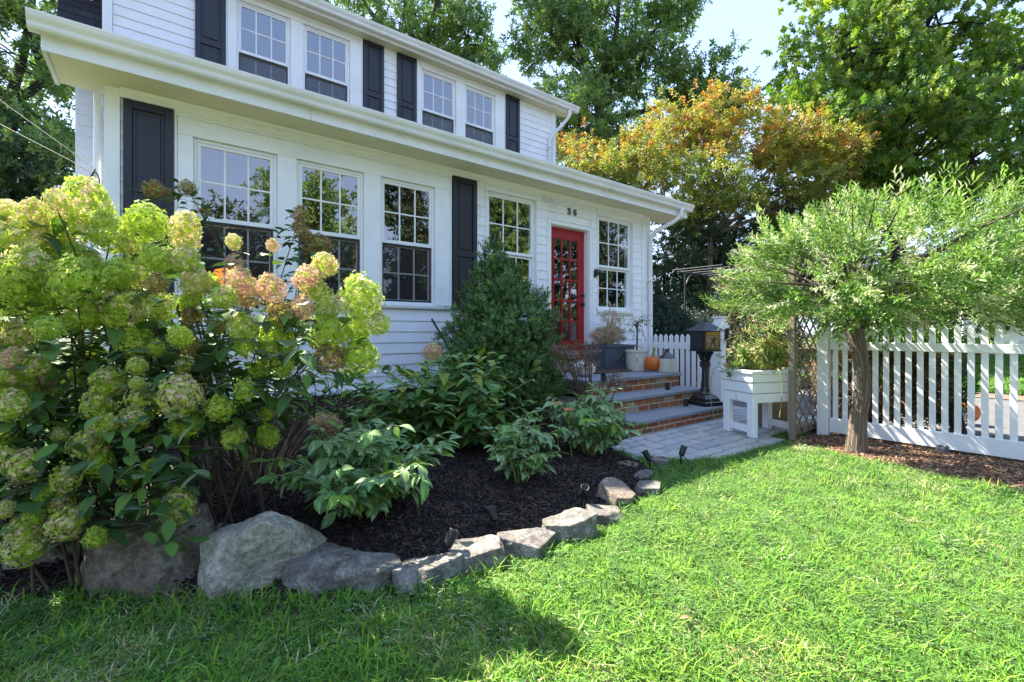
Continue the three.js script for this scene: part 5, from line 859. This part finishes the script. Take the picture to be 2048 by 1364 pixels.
// ---- mophead hydrangea with big serrated leaves, in the middle of the bed
function leafyStemPlant({ name, label, category, foot, stems, geos, mats, cap = 280, leafS = [0.08, 0.13], perStem = 14, s, stemMat = mat.greenStem, group }) {
  seed(s); const t = thing(name, label, category, group), st = [], lv = [];
  for (const tip of stems) {
    const f = V(...foot).add(V(rr(-0.12, 0.12), 0, rr(-0.1, 0.1))), c = new THREE.CatmullRomCurve3([f, f.clone().lerp(tip, 0.5).add(V(0, 0.1, 0)), tip]); st.push(tube(c.getPoints(4), 0.006, 0.003, 5, 6));
    let a = rr(0, 3); for (let k = 0; k < perStem; k++) { const u = 1 - 0.72 * Math.pow(k / perStem, 1.1), q = c.getPoint(u); a += k % 2 ? Math.PI : Math.PI / 2 + rr(-0.3, 0.3); const lift = k < 4 ? rr(0.5, 1.0) : rr(-0.25, 0.35); lv.push({ p: q, dir: V(Math.cos(a), lift, Math.sin(a)), up: V(rr(-0.2, 0.2), 1, rr(-0.2, 0.2)), s: rr(...leafS) * (k < 3 ? 0.75 : 1) }); }
  }
  mesh('stems', st, stemMat, t); leaves(t, lv, geos, mats, cap); return [t, foot];
}
{
  const mopLeaf = [leafGeo(1, 0.44, { rows: 7, curl: 0.35, fold: 0.3 }), leafGeo(1, 0.4, { rows: 7, curl: 0.15, fold: 0.22 }), leafGeo(1, 0.48, { rows: 7, curl: 0.55, fold: 0.25 })];
  seed(3000); const tips = []; for (let i = 0; i < 78; i++) { const px = rr(640, 1085), k = (px - 640) / 445, py = lerp(760, 700, clamp(k * 1.6, 0, 1)) + (k > 0.85 ? 40 : 0) + 150 * Math.pow(rnd(), 1.2), p = at(px, py, rr(3.45, 4.4)); tips.push(p); }
  const [t, f] = leafyStemPlant({ name: 'mophead_hydrangea', label: 'leafy green hydrangea with two faded pink blooms in mid bed', category: 'hydrangea', foot: [2.0, 0.04, -3.6], stems: tips, geos: mopLeaf, mats: L.mop, leafS: [0.13, 0.19], perStem: 14, s: 3001, cap: 300 });
  for (const [px, py, d, dep] of [[865, 703, 40, 3.6], [660, 850, 50, 3.7], [640, 842, 40, 3.6], [760, 800, 22, 4]]) { const m = shade(new THREE.Mesh(pick(heads.p), L.petal)); m.name = 'flower_head'; m.position.copy(at(px, py, dep)); const s = d / FOCAL * dep; m.scale.set(s, s * 0.75, s); t.add(m); }
  rebase(t, ...f);
}
{ // ---- peonies with grey mildewed leaves
  const lf = [leafGeo(1, 0.44, { rows: 6, curl: 0.3, fold: 0.3, peak: 0.45 }), leafGeo(1, 0.5, { rows: 6, curl: 0.55, fold: 0.2, peak: 0.48 }), leafGeo(1, 0.38, { rows: 6, curl: 0.15, fold: 0.35 })];
  const peony = (label, foot, n, R, H, s, leafS) => {
    seed(s); const t = thing('peony_plant', label, 'peony', 'peonies in the bed'), st = [], lv = [];
    for (let i = 0; i < n; i++) {
      const a = i * 2.4 + rr(-0.4, 0.4), r = R * Math.sqrt((i + 0.5) / n), tip = V(foot[0] + Math.cos(a) * r, foot[1] + H * (1 - 0.4 * Math.pow(r / R, 2)) * rr(0.65, 1.15), foot[2] + Math.sin(a) * r), f = V(foot[0] + Math.cos(a) * r * 0.15, foot[1], foot[2] + Math.sin(a) * r * 0.15), c = new THREE.CatmullRomCurve3([f, f.clone().lerp(tip, 0.6).add(V(0, 0.06, 0)), tip]);
      st.push(tube(c.getPoints(4), 0.0045, 0.0025, 5, 6));
      for (let k = 0; k < 7; k++) { // compound leaves: stalk, then leaflets in threes
        const q = c.getPoint(1 - k * 0.125), b = a + k * 2.2 + rr(-0.5, 0.5), o = V(Math.cos(b), rr(0.0, 0.5), Math.sin(b)), e = q.clone().addScaledVector(o, rr(0.05, 0.11)); st.push(tube([q, q.clone().lerp(e, 0.5).add(V(0, 0.01, 0)), e], 0.002, 0.0015, 4, 3)); const m = rnd() < 0.16 ? 3 : Math.floor(rnd() * 3);
        for (const [da, dl, sc] of [[0, 0, 1.05], [0.8, -0.03, 0.85], [-0.8, -0.03, 0.85], [1.25, -0.06, 0.7], [-1.25, -0.06, 0.7]]) { const d2 = V(Math.cos(b + da), o.y - 0.2 + rr(-0.55, 0.45), Math.sin(b + da)); lv.push({ p: e.clone().addScaledVector(o, dl), dir: d2, up: V(rr(-0.6, 0.6), 1, rr(-0.6, 0.6)), s: rr(...leafS) * sc * rr(0.7, 1.1), m: rnd() < 0.3 ? Math.floor(rnd() * 3) : m }); }
      }
    }
    mesh('stems', st, mat.greenStem, t); leaves(t, lv, lf, L.peony, 300); return rebase(t, ...foot);
  };
  peony('largest grey green peony with mildewed leaves beside the pale boulder', [0.94, 0.05, -2.6], 34, 0.48, 0.5, 3300, [0.085, 0.125]);
  peony('small peony with a yellow green leaf spray in mid bed', [1.97, 0.05, -2.5], 12, 0.22, 0.44, 3400, [0.075, 0.11]);
  peony('grey green peony beside the brick steps', [2.92, 0.05, -2.76], 24, 0.38, 0.58, 3500, [0.08, 0.115]);
  // orange blooms beside it
  seed(3600); const z = thing('orange_flowers', 'two small bright orange blooms left of the steps', 'flower'), f = at(1115, 850, 4.0); const fm = M({ color: lin(0.8, 0.1, 0.01), roughness: 0.7, side: THREE.DoubleSide }), pg = leafGeo(0.05, 0.03, { rows: 3, curl: 0.4 });
  for (const [px, py, dep] of [[1135, 820, 3.75], [1109, 806, 3.85]]) { const c = at(px, py, dep), gs = []; for (let i = 0; i < 9; i++) { const a = i * 0.7; gs.push(pg.clone().applyMatrix4(basis(c, V(Math.cos(a), 0.45, Math.sin(a)), Y, rr(0.7, 1.05)))); } mesh('bloom', gs, fm, z); mesh('stem', tube([c, c.clone().add(V(0.03, -0.25, 0)), V(c.x + 0.05, 0.06, c.z)], 0.003, 0.004, 5, 6), mat.greenStem, z); }
  rebase(z, f.x, 0.05, f.z);
}
{ // ---- dead stems, rose twigs
  seed(3700); const t = thing('dry_stems', 'clump of dry tan stems beside the hydrangea trunk', 'dry plant'), f = onY(520, 965, 0.04), g = []; for (let i = 0; i < 46; i++) { const a = rr(0, 6.28), b = f.clone().add(V(Math.cos(a) * rr(0, 0.14), 0, Math.sin(a) * rr(0, 0.14))), l = rr(0.18, 0.48), e = b.clone().add(V(Math.cos(a) * l * rr(0.2, 0.9), l, Math.sin(a) * l * rr(0.2, 0.9))); g.push(tube([b, b.clone().lerp(e, 0.5).add(V(0, 0.03, 0)), e], 0.0045, 0.002, 5, 4)); } mesh('stems', g, mat.deadStem, t); rebase(t, f.x, 0.02, f.z);
  seed(3750); const rl = [leafGeo(1, 0.6, { rows: 4, curl: 0.2 })]; const tips = []; for (let i = 0; i < 26; i++) tips.push(at(rr(540, 730), rr(715, 850), rr(4.0, 4.5)));
  const [r, rf] = leafyStemPlant({ name: 'rose_bush', label: 'thin twiggy rose bush with small leaves against the white siding', category: 'rose bush', foot: [1.2, 0.05, -4.2], stems: tips, geos: rl, mats: L.mop.slice(0, 3), leafS: [0.03, 0.05], perStem: 15, s: 3760, stemMat: mat.twig, cap: 120 }); rebase(r, ...rf);
}
{ // ---- clipped conical boxwood
  seed(4000); const sp = sprigGeo(14, quadLeaf(0.026, 0.014, 0.15), 0.07, { pairs: true, spread: 0.9 }), green = [[0.085, 0.18, 0.04], [0.12, 0.235, 0.04], [0.065, 0.145, 0.04], [0.18, 0.29, 0.045]], bc = [3.05, -4.2];
  shrub({ name: 'boxwood', label: 'dense dark green cone shaped boxwood in front of the porch', base: [bc[0], 0.04, bc[1]], lobes: [[bc[0] + 0.1, 0.62, bc[1], 0.68, 0.5, 0.6, 4200], [bc[0] - 0.25, 0.98, bc[1], 0.42, 0.42, 0.4, 1700], [bc[0] + 0.2, 1.12, bc[1], 0.46, 0.45, 0.42, 1900], [bc[0], 1.12, bc[1] + 0.12, 0.52, 0.5, 0.45, 1500], [bc[0] - 0.06, 1.52, bc[1], 0.33, 0.36, 0.3, 1000], [bc[0] - 0.12, 1.82, bc[1], 0.12, 0.26, 0.12, 260]], sprig: sp, colors: green, leafMatl: L.glossy, s: 4001, shell: 0.55, up: 0.5, rough: 0.34, stems: 30 });
  // rounded evergreens beyond the house corner
  const yw = sprigGeo(14, quadLeaf(0.05, 0.02, 0.15), 0.14, { spread: 0.9 }), dk = [[0.022, 0.055, 0.022], [0.03, 0.075, 0.025], [0.018, 0.045, 0.02]];
  shrub({ name: 'evergreen_shrub', label: 'dark rounded evergreen shrub just past the house corner', base: [8.0, -0.1, -5.6], lobes: [[8.0, 0.75, -5.6, 0.7, 0.8, 0.7, 1900], [8.3, 1.1, -5.9, 0.55, 0.65, 0.55, 1100]], sprig: yw, colors: dk, s: 4100, shell: 0.5, leafMatl: L.glossy });
  shrub({ name: 'evergreen_shrub', label: 'dark evergreen shrub behind the gate post', base: [9.6, -0.1, -6.0], lobes: [[9.6, 0.7, -6.0, 0.8, 0.9, 0.7, 1700]], sprig: yw, colors: dk, s: 4200, shell: 0.5, leafMatl: L.glossy });
}
{
  seed(4250); const q = at(1515, 665, 10.2), ls = sprigGeo(14, quadLeaf(0.07, 0.03, 0.2), 0.18, { spread: 1 }); shrub({ name: 'garden_shrub', label: 'dark loose shrub seen between the gate post and the trellis', base: [q.x, -0.1, q.z], lobes: [[q.x, 0.9, q.z, 0.95, 0.95, 0.8, 900], [q.x + 0.2, 1.8, q.z - 0.2, 0.8, 0.8, 0.7, 520]], sprig: ls, colors: [[0.05, 0.11, 0.03], [0.035, 0.08, 0.025], [0.09, 0.16, 0.035], [0.2, 0.1, 0.04]], s: 4251, shell: 0.35, stems: 24 });
}
{ // ---- laceleaf maple by the steps, small plants in pots
  seed(4300); const lace = sprigGeo(16, quadLeaf(0.05, 0.006, 0.5), 0.05, { spread: 1.1 }), red = [[0.30, 0.16, 0.085], [0.22, 0.12, 0.07], [0.38, 0.22, 0.13], [0.16, 0.12, 0.06]];
  const f = [3.55, 0.05, -3.3]; shrub({ name: 'laceleaf_maple', label: 'small russet laceleaf maple in front of the brick steps', category: 'tree', base: f, lobes: [[3.42, 0.93, -3.4, 0.26, 0.05, 0.2, 46], [3.36, 0.78, -3.35, 0.24, 0.07, 0.2, 36], [3.8, 0.6, -3.25, 0.18, 0.06, 0.16, 16]], sprig: lace, colors: red, s: 4301, shell: 0.15, up: 0.1, droop: 0.35, stems: 20, stemMat: mat.twig });
  const tan = [[0.7, 0.52, 0.32], [0.62, 0.42, 0.24], [0.78, 0.66, 0.48]];
  shrub({ name: 'dried_grass_plant', label: 'pale dried feathery plant in the blue grey planter', category: 'plant', base: [5.5, 0.9, -4.82], lobes: [[5.45, 1.05, -4.75, 0.28, 0.12, 0.22, 170], [5.62, 1.28, -4.8, 0.14, 0.14, 0.14, 40]], sprig: lace, colors: tan, s: 4400, shell: 0.1, stems: 16, stemMat: mat.deadStem });
  const tp = thing('potted_topiary', 'thin leafless topiary with few leaves in the stoneware crock', 'plant'); seed(4500); const base = V(5.66, 0.82, -4.38), tg = [tube([base, base.clone().add(V(0.01, 0.2, 0)), base.clone().add(V(0, 0.42, 0.01))], 0.014, 0.01, 7, 6)], tl = [];
  for (let i = 0; i < 26; i++) { const a = rr(0, 6.28), o = base.clone().add(V(0, rr(0.32, 0.44), 0)), e = o.clone().add(V(Math.cos(a) * rr(0.1, 0.3), rr(-0.18, 0.18), Math.sin(a) * rr(0.1, 0.3))); tg.push(tube([o, o.clone().lerp(e, 0.5).add(V(0, 0.07, 0)), e], 0.004, 0.0015, 4, 5)); for (let k = 0; k < 3; k++) tl.push({ p: o.clone().lerp(e, rr(0.5, 1)), dir: rdir(), up: Y, s: rr(0.03, 0.05) }); }
  mesh('stem', tg, mat.twig, tp); leaves(tp, tl, [leafGeo(1, 0.55, { rows: 3 })], L.mop, 90); rebase(tp, base.x, base.y, base.z);
}
{ // ---- vines in the raised planter
  seed(4600); const sp = sprigGeo(10, leafGeo(0.045, 0.026, { rows: 3, curl: 0.4 }), 0.09, { spread: 1.1 }), yg = [[0.2, 0.28, 0.04], [0.32, 0.33, 0.07], [0.16, 0.27, 0.04], [0.42, 0.36, 0.14]], b = [5.27, 0.63, -2.42];
  const t = shrub({ name: 'vine_plant', label: 'straggling yellow green vines filling the raised planter', category: 'plant', base: b, lobes: [[5.17, 0.78, -2.44, 0.2, 0.13, 0.17, 90], [5.42, 0.82, -2.36, 0.2, 0.18, 0.15, 90], [5.4, 1.1, -2.4, 0.22, 0.25, 0.2, 34], [5.0, 0.76, -2.62, 0.08, 0.12, 0.08, 16]], sprig: sp, colors: yg, s: 4601, shell: 0.1, stems: 10, stemMat: mat.greenStem });
  const w = []; for (let i = 0; i < 22; i++) { const a = rr(0, 6.28), o = V(rr(-0.22, 0.22), 0, rr(-0.14, 0.14)), e = V(o.x + Math.cos(a) * rr(0.1, 0.4), rr(0.3, 0.85), o.z + Math.sin(a) * rr(0.1, 0.35)), d = e.clone().add(V(Math.cos(a) * 0.2, -rr(0.05, 0.3), Math.sin(a) * 0.2)); w.push(tube([o, V(o.x, e.y * 0.6, o.z), e, d], 0.005, 0.002, 5, 10)); }
  w.push(tube([V(-0.2, 0.05, 0.22), V(-0.28, 0.1, 0.32), V(-0.27, -0.15, 0.335), V(-0.33, -0.38, 0.34)], 0.006, 0.003, 5, 12)); w.push(tube([V(-0.4, 0.05, -0.15), V(-0.53, 0.1, -0.22), V(-0.58, -0.2, -0.25), V(-0.55, -0.45, -0.22)], 0.005, 0.003, 5, 12));
  mesh('vine', w, mat.greenStem, t);
}
{ // ---- dappled willow standard in front of the fence
  seed(5000); const sl = quadLeaf(0.064, 0.017, 0.2), sp = sprigGeo(24, sl, 0.3, { pairs: true, spread: 0.75, jitter: 0.2 }), b = onY(1713, 903, 0), cols = [[0.15, 0.3, 0.03], [0.21, 0.37, 0.05], [0.36, 0.47, 0.13], [0.10, 0.22, 0.025], [0.17, 0.33, 0.035], [0.52, 0.56, 0.3]];
  const t = thing('dappled_willow', 'small round headed willow with pale variegated leaves on a bare trunk', 'tree'), top = V(b.x + 0.02, 1.12, b.z - 0.04);
  const tk = tube([V(b.x, -0.06, b.z), V(b.x + 0.015, 0.25, b.z + 0.005), V(b.x + 0.07, 0.6, b.z + 0.03), V(b.x + 0.05, 0.9, b.z + 0.01), top.clone().setX(b.x + 0.06)], (u) => 0.064 + 0.035 * Math.pow(1 - u, 5) - 0.002 * u + 0.014 * Math.max(0, u - 0.8) * 6, 0, 16, 30), p = tk.attributes.position; for (let i = 0; i < p.count; i++) { const k = 1 + 0.09 * fbm(p.getX(i) * 14, p.getY(i) * 3, p.getZ(i) * 14, 3); p.setX(i, b.x + 0.04 + (p.getX(i) - b.x - 0.04) * k); p.setZ(i, b.z + (p.getZ(i) - b.z) * k); } tk.computeVertexNormals(); mesh('trunk', tk, mat.bark, t);
  const limbs = [], ms = [], cs = []; const hub = V(b.x + 0.06, 1.1, b.z - 0.03), cc = V(hub.x + RIGHT[0] * 0.3, 0, hub.z + RIGHT[1] * 0.3);
  for (let i = 0; i < 34; i++) { const a = i * 2.4, r = 0.35 + 1.0 * Math.sqrt(rnd()), e = V(hub.x + Math.cos(a) * r, hub.y + 0.35 + (1.25 - 0.55 * r) * rnd(), hub.z + Math.sin(a) * r); limbs.push(tube([hub, hub.clone().lerp(e, 0.35).add(V(0, 0.22, 0)), e], i < 7 ? 0.03 : 0.014, 0.004, 6, 9)); }
  for (let k = 0; k < 150; k++) { // leafy shoots hang together in sprays with gaps between
    const d = rdir(), q = 0.35 + 0.65 * Math.cbrt(rnd()), w = 1 + 0.4 * fbm(d.x * 2.2, d.y * 2.2 + 4, d.z * 2.2, 3), c0 = V(cc.x + d.x * 1.2 * q * w, 1.68 + d.y * 0.52 * q * w - 0.1 * (d.x * d.x + d.z * d.z), cc.z + d.z * 1.2 * q * w), flow = V(d.x, d.y * 0.6 + 0.3, d.z).add(rdir().multiplyScalar(0.3)), tone = rr(0.75, 1.2);
    if (c0.y < 1.22) c0.y = 1.22 + rr(0, 0.15);
    if (k % 2) limbs.push(tube([hub, hub.clone().lerp(c0, 0.45).add(V(0, 0.16, 0)), c0], 0.009, 0.003, 5, 6));
    for (let i = 0; i < 13; i++) { const c = c0.clone().add(V(gauss(), gauss() * 0.6, gauss()).multiplyScalar(0.13)); ms.push(basis(c, flow.clone().add(rdir().multiplyScalar(0.5)), V(rr(-0.5, 0.5), 1, rr(-0.5, 0.5)), rr(0.55, 1.05))); const col = mixColor(cols, 0.2); col.multiplyScalar(tone); cs.push(col); }
  }
  for (let i = 0; i < 70; i++) { const a = rr(0, 6.28), r = rr(0, 1.05), c = V(cc.x + Math.cos(a) * r, 2.06 - 0.22 * r * r + rr(-0.1, 0.14), cc.z + Math.sin(a) * r); ms.push(basis(c, V(Math.cos(a) * 0.5, 1.2, Math.sin(a) * 0.5), V(Math.cos(a), 0.5, Math.sin(a)), rr(0.9, 1.3))); cs.push(mixColor(cols, 0.15)); }
  mesh('limbs', limbs, mat.bark, t); instanced('crown', sp, L.tree, ms, cs, t); rebase(t, b.x, 0, b.z);
}
{ // ---- shrubs between the fence and the driveway
  seed(5200); const bs = sprigGeo(12, quadLeaf(0.03, 0.018, 0.2), 0.09, { spread: 1 }), rusty = [[0.17, 0.08, 0.035], [0.24, 0.13, 0.05], [0.12, 0.07, 0.035], [0.16, 0.15, 0.04]], fresh = [[0.16, 0.33, 0.03], [0.22, 0.38, 0.04], [0.12, 0.27, 0.03]];
  shrub({ name: 'barberry_bush', label: 'rusty brown barberry bush with green top behind the fence', base: [6.5, 0, -1.75], lobes: [[6.45, 0.5, -1.75, 0.36, 0.5, 0.62, 1500], [6.5, 0.96, -1.6, 0.3, 0.18, 0.75, 700]], sprig: bs, colors: rusty, s: 5201, shell: 0.3, stems: 40, stemMat: mat.deadStem, patches: (p) => (p.y + 0.25 * fbm(p.x * 4, p.y * 4, p.z * 4, 2) > 0.88 ? fresh : rusty) });
  shrub({ name: 'green_bush', label: 'fresh green bush behind the fence beside the barberry', base: [6.75, 0, -1.05], lobes: [[6.8, 0.62, -1.25, 0.26, 0.5, 0.28, 900]], sprig: bs, colors: [[0.07, 0.15, 0.03], [0.12, 0.23, 0.03], [0.05, 0.11, 0.03]], s: 5250, shell: 0.3, stems: 20 });
  seed(5300); const or = [[0.75, 0.2, 0.012], [0.8, 0.28, 0.02], [0.6, 0.15, 0.01]];
  shrub({ name: 'orange_mum', label: 'mound of orange chrysanthemums behind the picket fence', category: 'flowers', base: [8.2, 0, -1.75], lobes: [[8.2, 0.26, -1.75, 0.2, 0.22, 0.2, 420]], sprig: sprigGeo(9, quadLeaf(0.022, 0.012, 0.3), 0.02, { spread: 1.2 }), colors: or, s: 5301, shell: 0.6, stems: 12 });
}
// ---------------------------------------------------------------- trees
seed(6000);
const oakSprig = sprigGeo(15, quadLeaf(0.17, 0.085, 0.25), 0.34, { spread: 1.1 }), mapleSprig = sprigGeo(15, quadLeaf(0.15, 0.13, 0.3), 0.3, { spread: 1.15 }), smallSprig = sprigGeo(14, quadLeaf(0.085, 0.045, 0.25), 0.2, { spread: 1.1 }), fineSprig = sprigGeo(16, quadLeaf(0.1, 0.05, 0.2), 0.26, { spread: 1 });
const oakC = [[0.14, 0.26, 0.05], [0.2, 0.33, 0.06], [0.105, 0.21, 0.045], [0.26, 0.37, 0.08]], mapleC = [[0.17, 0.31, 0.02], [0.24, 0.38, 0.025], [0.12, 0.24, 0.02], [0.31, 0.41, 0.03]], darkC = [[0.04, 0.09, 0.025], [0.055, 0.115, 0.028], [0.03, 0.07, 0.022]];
const lobeAt = (px, py, dep, rx, ry, rz, n) => { const p = at(px, py, dep); return [p.x, p.y, p.z, rx, ry, rz, n]; };
const footAt = (px, dep) => { const p = at(px, 665, dep); return [p.x, p.z, -0.14]; };
tree({ name: 'oak_tree', label: 'tall oak rising behind the left end of the house', group: 'trees behind the house', base: footAt(20, 15), trunkH: 9, trunkR: 0.3, s: 6100, sprig: oakSprig, colors: oakC, perClump: 15, clumpR: 0.6, lobes: [lobeAt(60, 70, 15, 2.6, 2.2, 2.6, 46), lobeAt(-80, 250, 15, 2.6, 2.2, 2.6, 40), lobeAt(70, 330, 14, 1.8, 1.5, 2, 34), lobeAt(60, -150, 16, 2.8, 2.2, 2.6, 30), lobeAt(80, 560, 14, 2, 2, 2, 30)] });
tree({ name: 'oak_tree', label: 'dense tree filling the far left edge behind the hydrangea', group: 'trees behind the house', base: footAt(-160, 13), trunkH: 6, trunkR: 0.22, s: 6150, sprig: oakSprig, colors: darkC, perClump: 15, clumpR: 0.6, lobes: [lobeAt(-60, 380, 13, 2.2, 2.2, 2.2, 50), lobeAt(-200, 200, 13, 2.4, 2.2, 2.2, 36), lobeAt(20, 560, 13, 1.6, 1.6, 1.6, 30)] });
tree({ name: 'oak_tree', label: 'tall oak above the middle of the roof', group: 'trees behind the house', base: footAt(830, 26), trunkH: 17, trunkR: 0.4, s: 6200, sprig: oakSprig, colors: oakC, perClump: 14, clumpR: 0.75, scale: [1.0, 1.5], lobes: [lobeAt(820, 60, 26, 3.2, 2.6, 3, 56), lobeAt(930, 110, 26, 2.0, 2.4, 2.4, 40), lobeAt(700, -40, 26, 3.2, 2.6, 3, 40), lobeAt(880, -120, 26, 3.4, 3, 3, 40), lobeAt(960, 260, 27, 2, 2, 2, 30)] });
tree({ name: 'oak_tree', label: 'tall oak with forked trunk right of the roof end', group: 'trees behind the house', base: footAt(1195, 23), trunkH: 14, trunkR: 0.36, s: 6300, sprig: oakSprig, colors: oakC, perClump: 14, clumpR: 0.65, scale: [0.95, 1.4], lobes: [lobeAt(1160, 90, 23, 3.0, 2.6, 3, 62), lobeAt(1280, 130, 23, 2.2, 2.2, 2.4, 44), lobeAt(1090, 30, 23, 2, 2.2, 2.4, 36), lobeAt(1230, -60, 23, 3, 2.4, 2.6, 40), lobeAt(1150, 250, 22, 2.2, 1.8, 2, 44), lobeAt(1400, 175, 23, 1.9, 1.5, 2, 40), lobeAt(1330, 30, 23, 1.4, 1.2, 1.4, 22), lobeAt(1440, 230, 23, 1.5, 1.2, 1.5, 26), lobeAt(1270, 320, 22, 2.4, 1.6, 2, 40)] });
tree({ name: 'maple_tree', label: 'large bright green maple filling the upper right', base: footAt(1800, 18), trunkH: 9.5, trunkR: 0.4, s: 6400, sprig: mapleSprig, colors: mapleC, perClump: 19, clumpR: 0.62, scale: [0.65, 1.05], lobes: [lobeAt(1700, 130, 17.36, 2.56, 2.18, 2.56, 62), lobeAt(1850, 60, 18, 2.94, 2.3, 2.82, 60), lobeAt(1640, 260, 16.71, 1.92, 1.54, 2.05, 44), lobeAt(1800, 260, 16.71, 2.56, 1.92, 2.56, 60), lobeAt(1980, 180, 18, 2.94, 2.56, 2.82, 54), lobeAt(1950, 350, 17.36, 2.56, 1.54, 2.56, 46), lobeAt(1780, -60, 18, 3.33, 2.05, 3.07, 44), lobeAt(2150, 50, 18, 3.07, 2.82, 3.07, 40), lobeAt(1720, 370, 17.36, 1.79, 1.15, 1.92, 34), lobeAt(2150, 300, 18, 2.82, 2.56, 2.82, 36)] });
const dogC = [[0.44, 0.38, 0.035], [0.52, 0.24, 0.03], [0.34, 0.36, 0.035], [0.4, 0.38, 0.04], [0.28, 0.32, 0.03]], dogG = [[0.25, 0.31, 0.03], [0.17, 0.25, 0.03], [0.38, 0.36, 0.035]];
tree({ name: 'dogwood_tree', label: 'dogwood turning orange beyond the right end of the house', base: footAt(1420, 15.6), trunkH: 4.6, trunkR: 0.16, s: 6500, sprig: smallSprig, colors: dogC, perClump: 13, clumpR: 0.45, scale: [1.0, 1.5], bark: mat.bark, up: 0.1, lobes: [lobeAt(1400, 260, 15.6, 1.95, 0.98, 1.95, 60), lobeAt(1560, 300, 14.95, 1.56, 0.91, 1.69, 46), lobeAt(1250, 340, 15.6, 1.95, 1.04, 1.82, 56), lobeAt(1160, 330, 16.9, 1.3, 0.91, 1.3, 30), lobeAt(1420, 380, 14.95, 2.21, 1.04, 1.95, 60), lobeAt(1600, 390, 15.6, 1.69, 1.04, 1.69, 44), lobeAt(1660, 300, 15.6, 1.17, 0.65, 1.3, 24)], patches: (p) => (p.y + 0.9 * fbm(p.x, p.y, p.z, 2) > 6.6 ? dogC : dogG) });
// dark understorey behind gate, arbour and fence
const under = [[1330, 520, 17, 2.1, 2.0, 44], [1450, 520, 17.5, 2.1, 2.0, 48], [1560, 480, 18.5, 2.3, 2.2, 44], [1680, 520, 20, 2.6, 2.5, 46], [1820, 560, 21, 2.8, 2.4, 44], [1980, 540, 23, 3.0, 2.6, 44], [2140, 560, 24, 3.2, 2.8, 36]];
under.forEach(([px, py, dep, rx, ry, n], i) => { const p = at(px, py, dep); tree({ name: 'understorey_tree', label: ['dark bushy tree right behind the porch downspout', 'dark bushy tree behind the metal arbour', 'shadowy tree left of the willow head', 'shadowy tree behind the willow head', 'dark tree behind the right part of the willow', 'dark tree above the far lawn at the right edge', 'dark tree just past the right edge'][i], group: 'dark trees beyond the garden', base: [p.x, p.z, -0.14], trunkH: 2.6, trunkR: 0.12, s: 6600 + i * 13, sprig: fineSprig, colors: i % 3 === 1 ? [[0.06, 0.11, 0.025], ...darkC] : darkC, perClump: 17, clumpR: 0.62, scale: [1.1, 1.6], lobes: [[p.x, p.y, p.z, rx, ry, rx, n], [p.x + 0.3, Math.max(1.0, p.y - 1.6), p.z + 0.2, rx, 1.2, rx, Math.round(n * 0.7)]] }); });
// trees across the street behind the camera: the porch windows mirror them
[[-7, 20, 8.5], [2.5, 19, 8], [7.5, 18, 10.5], [13, 17, 12.5], [19, 16, 13], [26, 13, 12], [-15, 18, 9], [23, 17, 12], [32, 12, 12], [38, 7, 12]].forEach(([x, z, h], i) => tree({ name: 'street_tree', label: 'leafy tree across the street ' + ['left of centre', 'opposite the porch', 'opposite the front door', 'opposite the gate', 'opposite the picket fence', 'right of the driveway', 'farthest left', 'behind the one opposite the fence', 'farthest but one at right', 'farthest right'][i], group: 'trees across the street', base: [x, z, -0.14], trunkH: h * 0.7, trunkR: 0.25, s: 6900 + i * 7, sprig: oakSprig, colors: i % 2 ? darkC : oakC, perClump: 12, clumpR: 0.8, scale: [1.2, 1.8], lobes: [[x, h * 0.62, z, 3.2, h * 0.3, 3, 50], [x + 1.5, h * 0.3, z + 0.5, 3, h * 0.28, 2.6, 50], [x - 1, h * 0.85, z, 2, h * 0.15, 2, 24]] }));

{ // a few fallen leaves
  seed(7700); const g = leafGeo(0.07, 0.045, { rows: 4, curl: 0.3, fold: 0.4 }), ms = [[0.55, 0.38, 0.03], [0.42, 0.24, 0.09], [0.6, 0.42, 0.05]].map((c) => leafMat(c, { map: T.leaf }));
  [[272, 1195, 'yellow fallen leaf on the grass by the brown boulder', 0, 0], [700, 1112, 'curled tan leaf lying on a grey edging rock', 0.1, 1], [345, 1148, 'orange leaf between the two boulders', 0, 2], [200, 1205, 'tan leaf on the bare soil at left', 0, 1], [1380, 1245, 'small brown leaf in the sunny grass', 0.01, 1]].forEach(([px, py, label, y, k]) => { const p = onY(px, py, y), m = tag(mesh('fallen_leaf', g, ms[k]), label, 'leaf', 'fallen leaves'); basis(V(p.x, y + 0.015, p.z), V(rr(-1, 1), 0.1, rr(-1, 1)), V(rr(-0.3, 0.3), 1, rr(-0.3, 0.3)), rr(0.5, 0.7), m.matrix); m.matrix.decompose(m.position, m.quaternion, m.scale); });
}

{ // tall hedge along the far side of the street, mirrored in the door and the lower panes
  const lobes = []; for (let i = 0; i < 23; i++) lobes.push([-14 + i * 2.3, 1.5, 14.5 - Math.max(0, i - 15) * 1.1, 1.5, 1.9, 1.2, 85]);
  shrub({ name: 'street_hedge', label: 'long tall hedge along the far side of the street', category: 'hedge', base: [8, -0.14, 14.5], lobes, sprig: oakSprig, colors: darkC, s: 7600, shell: 0.4, scale: [1.2, 1.8], stems: 46 });
}
renderer.render(scene, camera);
